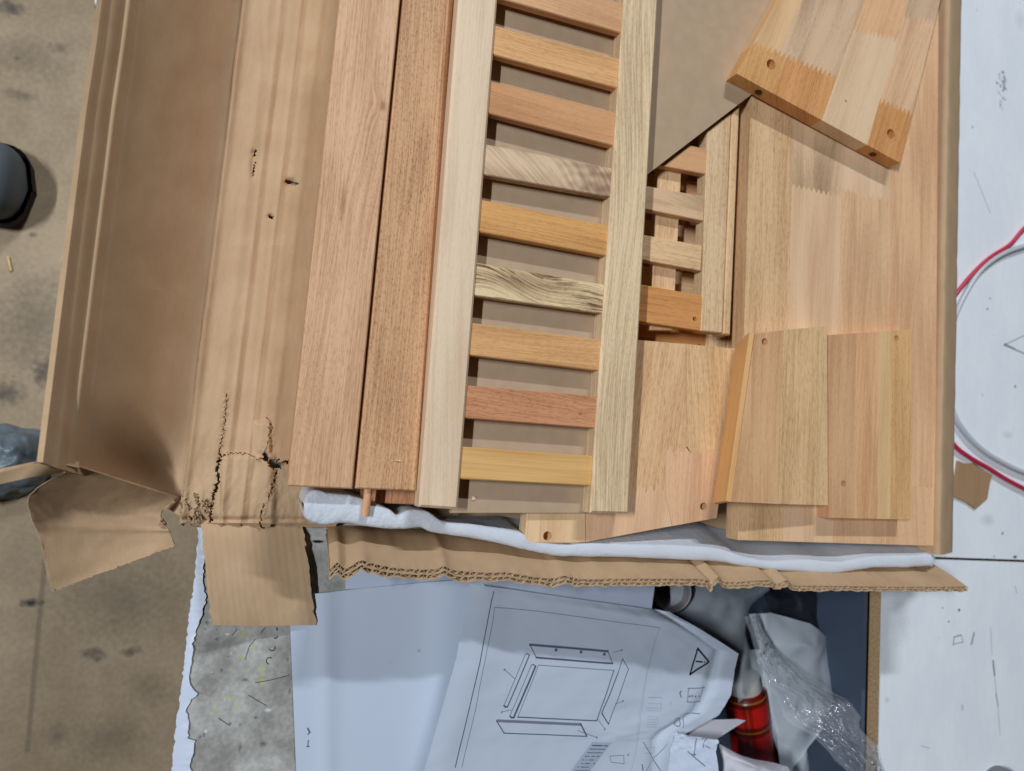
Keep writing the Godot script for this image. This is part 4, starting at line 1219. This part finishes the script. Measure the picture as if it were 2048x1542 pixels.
# ---------------------------------------------------------------- the bin and what is in it
func build_bin() -> void:
	var b := thing("rubbish_bin", "dark slate blue open rubbish bin sunk between the bench and the white table", "bin")
	var slate := plain(rgb(72, 84, 100), 0.5, 0.4)
	for w in [[Vector3(0.775, -0.19, 0.33), Vector3(0.006, 0.34, 0.46)], [Vector3(0.415, -0.19, 0.33), Vector3(0.006, 0.34, 0.46)], [Vector3(0.595, -0.19, 0.103), Vector3(0.354, 0.34, 0.006)], [Vector3(0.595, -0.19, 0.557), Vector3(0.354, 0.34, 0.006)], [Vector3(0.595, -0.363, 0.33), Vector3(0.366, 0.006, 0.46)]]:
		var bm := BoxMesh.new()
		bm.size = w[1]
		put("base" if w[1].y < 0.01 else "wall", b, bm, slate).position = w[0]
	var milk := plain(Color(0.82, 0.85, 0.87, 0.72), 0.3, 0.5)
	milk.transparency = BaseMaterial3D.TRANSPARENCY_ALPHA
	var haze := plain(Color(0.80, 0.83, 0.86, 0.5), 0.3, 0.5)
	haze.transparency = BaseMaterial3D.TRANSPARENCY_ALPHA
	var clear := plain(Color(0.94, 0.95, 0.97, 0.16), 0.12, 1.0)
	clear.transparency = BaseMaterial3D.TRANSPARENCY_ALPHA
	var rows := func(l: Array, r: Array, hl: float, hr: float, n: int, amp: float, f: float, sd: float) -> Array:
		var a := spots(l, hl)
		var c := spots(r, hr)
		var g := []
		for i in n + 1:
			var row := PackedVector3Array()
			for j in n + 1:
				var s := float(j) / n
				var t := float(i) / n
				var p := along(a, t).lerp(along(c, t), s)
				p.y += amp * (0.5 - 1.8 * absf(noise.get_noise_3d(p.x * f, sd * 90.0, p.z * f))) + 0.02 * sin(PI * s) * smoothstep(0, 0.3, t) * smoothstep(1.0, 0.7, t)
				row.append(p)
			g.append(row)
		return g
	var m1 := thing("plastic_film", "milky white crumpled plastic sheet, largest in the rubbish bin", "plastic film")
	sheet("film", m1, rows.call([[1490, 1226], [1508, 1290], [1520, 1360], [1530, 1400], [1545, 1470], [1560, 1560]], [[1530, 1222], [1610, 1244], [1652, 1275], [1672, 1330], [1684, 1380], [1670, 1410]], -0.10, -0.09, 60, 0.022, 110, 2), 0.0, milk)
	var m2 := thing("plastic_film", "pale grey plastic strip hanging down beside the red can", "plastic film")
	sheet("film", m2, rows.call([[1497, 1300], [1515, 1370], [1535, 1450], [1552, 1510], [1560, 1580]], [[1560, 1300], [1600, 1370], [1610, 1430], [1608, 1510], [1640, 1580]], -0.13, -0.12, 40, 0.014, 120, 4), 0.0, milk)
	var m3 := thing("plastic_film", "grey translucent film bunched at the top of the bin near the tube", "plastic film")
	sheet("film", m3, rows.call([[1330, 1160], [1330, 1215], [1400, 1260], [1450, 1330], [1465, 1400]], [[1535, 1165], [1552, 1182], [1510, 1222], [1500, 1280], [1512, 1350]], -0.08, -0.09, 50, 0.03, 110, 6), 0.0, haze)
	var m4 := thing("plastic_film", "pale film folds lowest in the bin, below the red can", "plastic film")
	sheet("film", m4, rows.call([[1436, 1486], [1440, 1520], [1440, 1590]], [[1480, 1510], [1570, 1530], [1600, 1590]], -0.02, -0.04, 24, 0.016, 260, 8), 0.0, plain(rgb(206, 202, 208), 0.5, 0.4))
	var m5 := thing("plastic_film", "clear stretch film with shiny wrinkles running diagonally down the bin", "plastic film")
	var fa := smooth(spots([[1490, 1232, -0.075], [1505, 1290, -0.07], [1528, 1350, -0.06], [1560, 1410, -0.05], [1610, 1465, -0.035], [1680, 1525, -0.01], [1730, 1590, 0.012]], -0.06), 14)
	var fb := smooth(spots([[1512, 1228, -0.075], [1545, 1285, -0.065], [1600, 1345, -0.05], [1690, 1400, -0.04], [1722, 1450, -0.012], [1755, 1500, 0.016], [1785, 1590, 0.018]], -0.05), 14)
	var fg := []
	for i in fa.size():
		var t := float(i) / (fa.size() - 1)
		var row := PackedVector3Array()
		for j in 61:
			var q := j / 60.0
			var p := fa[i].lerp(fb[i], q)
			var ridge := absf(noise.get_noise_2d(q * 260.0 + 50.0 * noise.get_noise_2d(t * 120.0, 3.0), t * 130.0))
			var fold := absf(noise.get_noise_2d(q * 560.0 + 300.0, t * 330.0 + 90.0 * q)) + 0.7 * absf(noise.get_noise_2d(q * 700.0, t * 900.0))
			p.y += 0.016 * sin(PI * q) - (0.024 * ridge + 0.008 * fold) * pow(sin(PI * clampf(q, 0.001, 0.999)), 0.6)
			p += (fb[i] - fa[i]) * 0.25 * noise.get_noise_2d(t * 150.0, 40.0) * (1.0 if q > 0.5 else -1.0) * absf(2.0 * q - 1.0)
			row.append(p)
		fg.append(row)
	sheet("film", m5, fg, 0.0, clear)
	# spray can
	var can := thing("spray_can", "red tartan spray can with a pale cap, lying in the rubbish bin", "can")
	var ci := Image.create(256, 256, false, Image.FORMAT_RGB8)
	ci.fill(rgb(206, 28, 20))
	for l in [[0, 0.5], [1, 0.5]]:
		for x in range(0, 256, 64):
			if l[0] == 0:
				stroke(ci, Vector2(x + 32, 130), Vector2(x + 32, 256), 20, Color(0.2, 0.04, 0.03, 0.3))
				stroke(ci, Vector2(x + 32, 130), Vector2(x + 32, 256), 2, Color(0.75, 0.55, 0.1, 0.5))
			elif x > 64:
				stroke(ci, Vector2(0, x + 32), Vector2(256, x + 32), 22, Color(0.14, 0.04, 0.03, 0.5))
				stroke(ci, Vector2(0, x + 32), Vector2(256, x + 32), 3, Color(0.75, 0.55, 0.1, 0.8))
	ci.fill_rect(Rect2i(0, 70, 256, 26), rgb(206, 28, 20))
	ci.fill_rect(Rect2i(0, 96, 256, 34), rgb(200, 30, 22))
	ci.fill_rect(Rect2i(10, 98, 24, 30), rgb(50, 100, 170))
	ci.fill_rect(Rect2i(180, 98, 60, 30), rgb(50, 100, 170))
	ci.fill_rect(Rect2i(0, 60, 256, 4), rgb(196, 180, 176))
	var c0 := spot(1490, 1385, -0.13)
	var c1 := spot(1513, 1560, -0.15)
	var ax := (c0 - c1).normalized()
	var prof := func(pr: Array, called: String, m: Material) -> void:
		var g := []
		var sx := ax.cross(Vector3.UP).normalized()
		var sy := sx.cross(ax)
		for p in pr:
			var row := PackedVector3Array()
			for j in 33:
				var an := TAU * j / 32.0
				row.append(c0 + ax * p[0] + (sx * cos(an) + sy * sin(an)) * p[1])
			g.append(row)
		var st := sheet(called, can, g, 0.0, m, {"keep": true, "scale": 0.17})
		st.set_meta("label", "red tartan can body" if called == "body" else "pale rounded can cap")
	prof.call([[-0.12, 0.0001], [-0.12, 0.029], [-0.004, 0.029], [0.0, 0.028], [0.006, 0.022]], "body", mat(tex(ci), Color.WHITE, 0.3, 0.6))
	prof.call([[0.004, 0.0225], [0.02, 0.022], [0.027, 0.018], [0.031, 0.009], [0.0318, 0.0001]], "cap", plain(rgb(206, 204, 190), 0.5, 0.4))
	# cardboard tube whose dark mouth faces up
	var tb := thing("cardboard_tube", "grey paper tube with a dark open mouth, at the top of the bin", "tube")
	var tc := spot(1345, 1186, -0.05)
	var g := []
	for p in [[-0.10, 0.024], [0.0, 0.024], [0.001, 0.0225], [0.0, 0.021], [-0.10, 0.021]]:
		var row := PackedVector3Array()
		var axis := Vector3(-0.25, 1, 0.1).normalized()
		var sx := axis.cross(Vector3.BACK).normalized()
		var sy := sx.cross(axis)
		for j in 33:
			var an := TAU * j / 32.0
			row.append(tc + axis * p[0] + (sx * cos(an) + sy * sin(an)) * p[1])
		g.append(row)
	sheet("wall", tb, g, 0.0, plain(rgb(150, 144, 144), 0.8, 0.2), {"keep": true})
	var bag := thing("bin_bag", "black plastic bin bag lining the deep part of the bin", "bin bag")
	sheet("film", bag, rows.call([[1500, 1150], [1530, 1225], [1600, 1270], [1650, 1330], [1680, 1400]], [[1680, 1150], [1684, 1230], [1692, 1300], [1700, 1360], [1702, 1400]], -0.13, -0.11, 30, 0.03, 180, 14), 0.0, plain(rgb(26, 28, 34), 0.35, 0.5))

# ---------------------------------------------------------------- small things
func build_small_things() -> void:
	var red := tube("hose", self, smooth(spots([[2090, 418], [2048, 457], [2020, 489], [1980, 515], [1945, 548], [1912, 588], [1870, 650], [1850, 735], [1860, 815], [1905, 886], [1940, 915], [1975, 935], [2010, 957], [2048, 977], [2100, 1003]], 0.0045), 8), 0.0030, plain(rgb(196, 44, 74), 0.4, 0.5))
	tag(red, "thin red hose curving out from behind the box on the white table", "hose", "hoses looped on the white table")
	var grey := tube("hose", self, smooth(spots([[2100, 474], [2048, 492], [2005, 508], [1965, 537], [1935, 580], [1908, 640], [1890, 735], [1905, 820], [1930, 865], [1965, 900], [2005, 925], [2048, 945], [2100, 962]], 0.005), 8), 0.0036, plain(rgb(196, 200, 202), 0.35, 0.5))
	tag(grey, "pale grey hose looped inside the red one on the white table", "hose", "hoses looped on the white table")
	var cs := thing("cardboard_scrap", "small torn piece of brown cardboard by the red hose on the white table", "cardboard scrap")
	slab("piece", cs, spots([[1916, 921], [1930, 927], [1948, 926], [1968, 940], [1985, 950], [1980, 968], [1975, 998], [1966, 1006], [1952, 1018], [1935, 1006], [1908, 993], [1911, 960]], 0.0032), 0.003, tinted(W.kraft_m, rgb(214, 205, 196)), {"bevel": 0.0003})
	# grey rounded object at the lower right corner
	var kn := thing("jar_lid", "grey rounded lid at the bottom right corner, standing on the white table", "lid")
	var kc := spot(1992, 1578, 0.0)
	var g := []
	for p in [[0.0, 0.030], [0.012, 0.030], [0.019, 0.027], [0.022, 0.02], [0.022, 0.0001]]:
		var row := PackedVector3Array()
		for j in 33:
			row.append(kc + Vector3(cos(TAU * j / 32.0) * p[1], p[0], sin(TAU * j / 32.0) * p[1]))
		g.append(row)
	sheet("lid", kn, g, 0.0, plain(rgb(120, 120, 122), 0.5, 0.4), {"keep": true})
	# shoe at the left edge, standing on the floor
	var shoe := thing("shoe", "grey blue work shoe with a dark sole, at the left edge of the floor", "shoe")
	var toe := spot(48, 370, FLOOR_Y + 0.04)
	var up := []
	var sole := []
	for i in 31:
		var t := i / 30.0
		var x := toe.x - 0.28 * t * t * (0.4 + 0.6 / maxf(t, 0.02)) if t < 0.3 else toe.x - 0.28 * (0.4 * t * t + 0.6 * t)
		var wdt := 0.049 * sqrt(1.0 - pow(1.0 - minf(t / 0.17, 1.0), 2.2)) * (1.0 - 0.28 * sin(PI * clampf((t - 0.25) / 0.6, 0, 1))) * (1.0 if t < 0.93 else sqrt(maxf(0.02, 1 - pow((t - 0.93) / 0.07, 2))))
		wdt = maxf(wdt, 0.0006)
		var hgt := (0.056 * sqrt(1.0 - pow(1.0 - minf(t / 0.2, 1.0), 2.2)) + 0.055 * smoothstep(0.25, 0.6, t))
		var r1 := PackedVector3Array()
		for j in 21:
			var an := PI * j / 20.0
			r1.append(Vector3(x, FLOOR_Y + 0.022 + hgt * pow(sin(an), 0.7), toe.z + cos(an) * wdt - 0.01 * t))
		up.append(r1)
		var r2 := PackedVector3Array()
		var so := wdt + 0.005 * smoothstep(-0.01, 0.06, t)
		for q in [[0.024, 0.985], [0.02, 1.02], [0.004, 1.0], [0.0, 0.95], [0.0, -0.95], [0.004, -1.0], [0.02, -1.02], [0.024, -0.985]]:
			r2.append(Vector3(x + 0.006 * maxf(0.0, 1.0 - t / 0.2), FLOOR_Y + q[0], toe.z + q[1] * so - 0.01 * t))
		sole.append(r2)
	sheet("upper", shoe, up, 0.0, plain(rgb(92, 99, 103), 0.65, 0.35), {"keep": true})
	sheet("sole", shoe, sole, 0.0, plain(rgb(44, 40, 38), 0.7, 0.3), {"keep": true})
	# dark wrap on the floor below the left wall
	var bag := thing("plastic_wrap", "crumpled dark grey plastic wrap on the floor at the left", "plastic wrap")
	g = []
	var bc := spot(2, 925, FLOOR_Y)
	for i in 25:
		var row := PackedVector3Array()
		for j in 49:
			var th := PI / 2 * i / 24.0
			var an := TAU * j / 48.0
			var d := Vector3(cos(an) * cos(th), sin(th), sin(an) * cos(th))
			var w := 1.0 + 0.3 * noise.get_noise_3d(d.x * 50.0, d.y * 50.0, d.z * 50.0) + 0.04 * noise.get_noise_3d(d.x * 200.0, d.y * 200.0, d.z * 200.0)
			row.append(bc + Vector3(d.x * 0.06, d.y * 0.06, d.z * 0.05) * w)
		g.append(row)
	sheet("wrap", bag, g, 0.0, plain(rgb(104, 116, 122), 0.4, 0.5), {"keep": true})
	# crumbs and slivers
	for s in [["foam_crumb", 133, 518, 0.006, "small white foam crumb on the floor against the left wall of the box", "foam crumb", rgb(236, 240, 244)], ["foam_crumb", 196, 3, 0.005, "white foam crumb on the floor at the top left, near the box edge", "foam crumb", rgb(236, 240, 244)]]:
		var m := SphereMesh.new()
		m.radius = s[3]
		m.height = s[3] * 1.5
		m.radial_segments = 12
		m.rings = 6
		var o := put(s[0], self, m, plain(s[6], 0.8))
		o.position = spot(s[1], s[2], FLOOR_Y + 0.004)
		o.scale = Vector3(0.8, 1, 1.5)
		tag(o, s[4], s[5])
	var sl := thing("wood_sliver", "thin pale wood sliver on the floor at the left, below the shoe", "wood sliver")
	var s2 := thing("wood_sliver", "tiny pale wood splinter on the speckled orange brown plank near its end", "wood sliver")
	slab("sliver", s2, spots([[790, 919], [803, 921], [803, 923], [790, 921]], 0.0932), 0.0008, W.ash_m, {"bevel": 0.0001})
	var s3 := thing("wood_chip", "tiny pale wood chip on the brown hardboard below the lowest slat", "wood chip")
	slab("chip", s3, spots([[945, 993], [950, 992], [953, 999], [944, 1000]], 0.0868), 0.001, W.ash_m, {"bevel": 0.0001})
	slab("sliver", sl, spots([[13, 513], [18, 514], [24, 541], [20, 543]], FLOOR_Y + 0.003), 0.0025, W.pine_m)
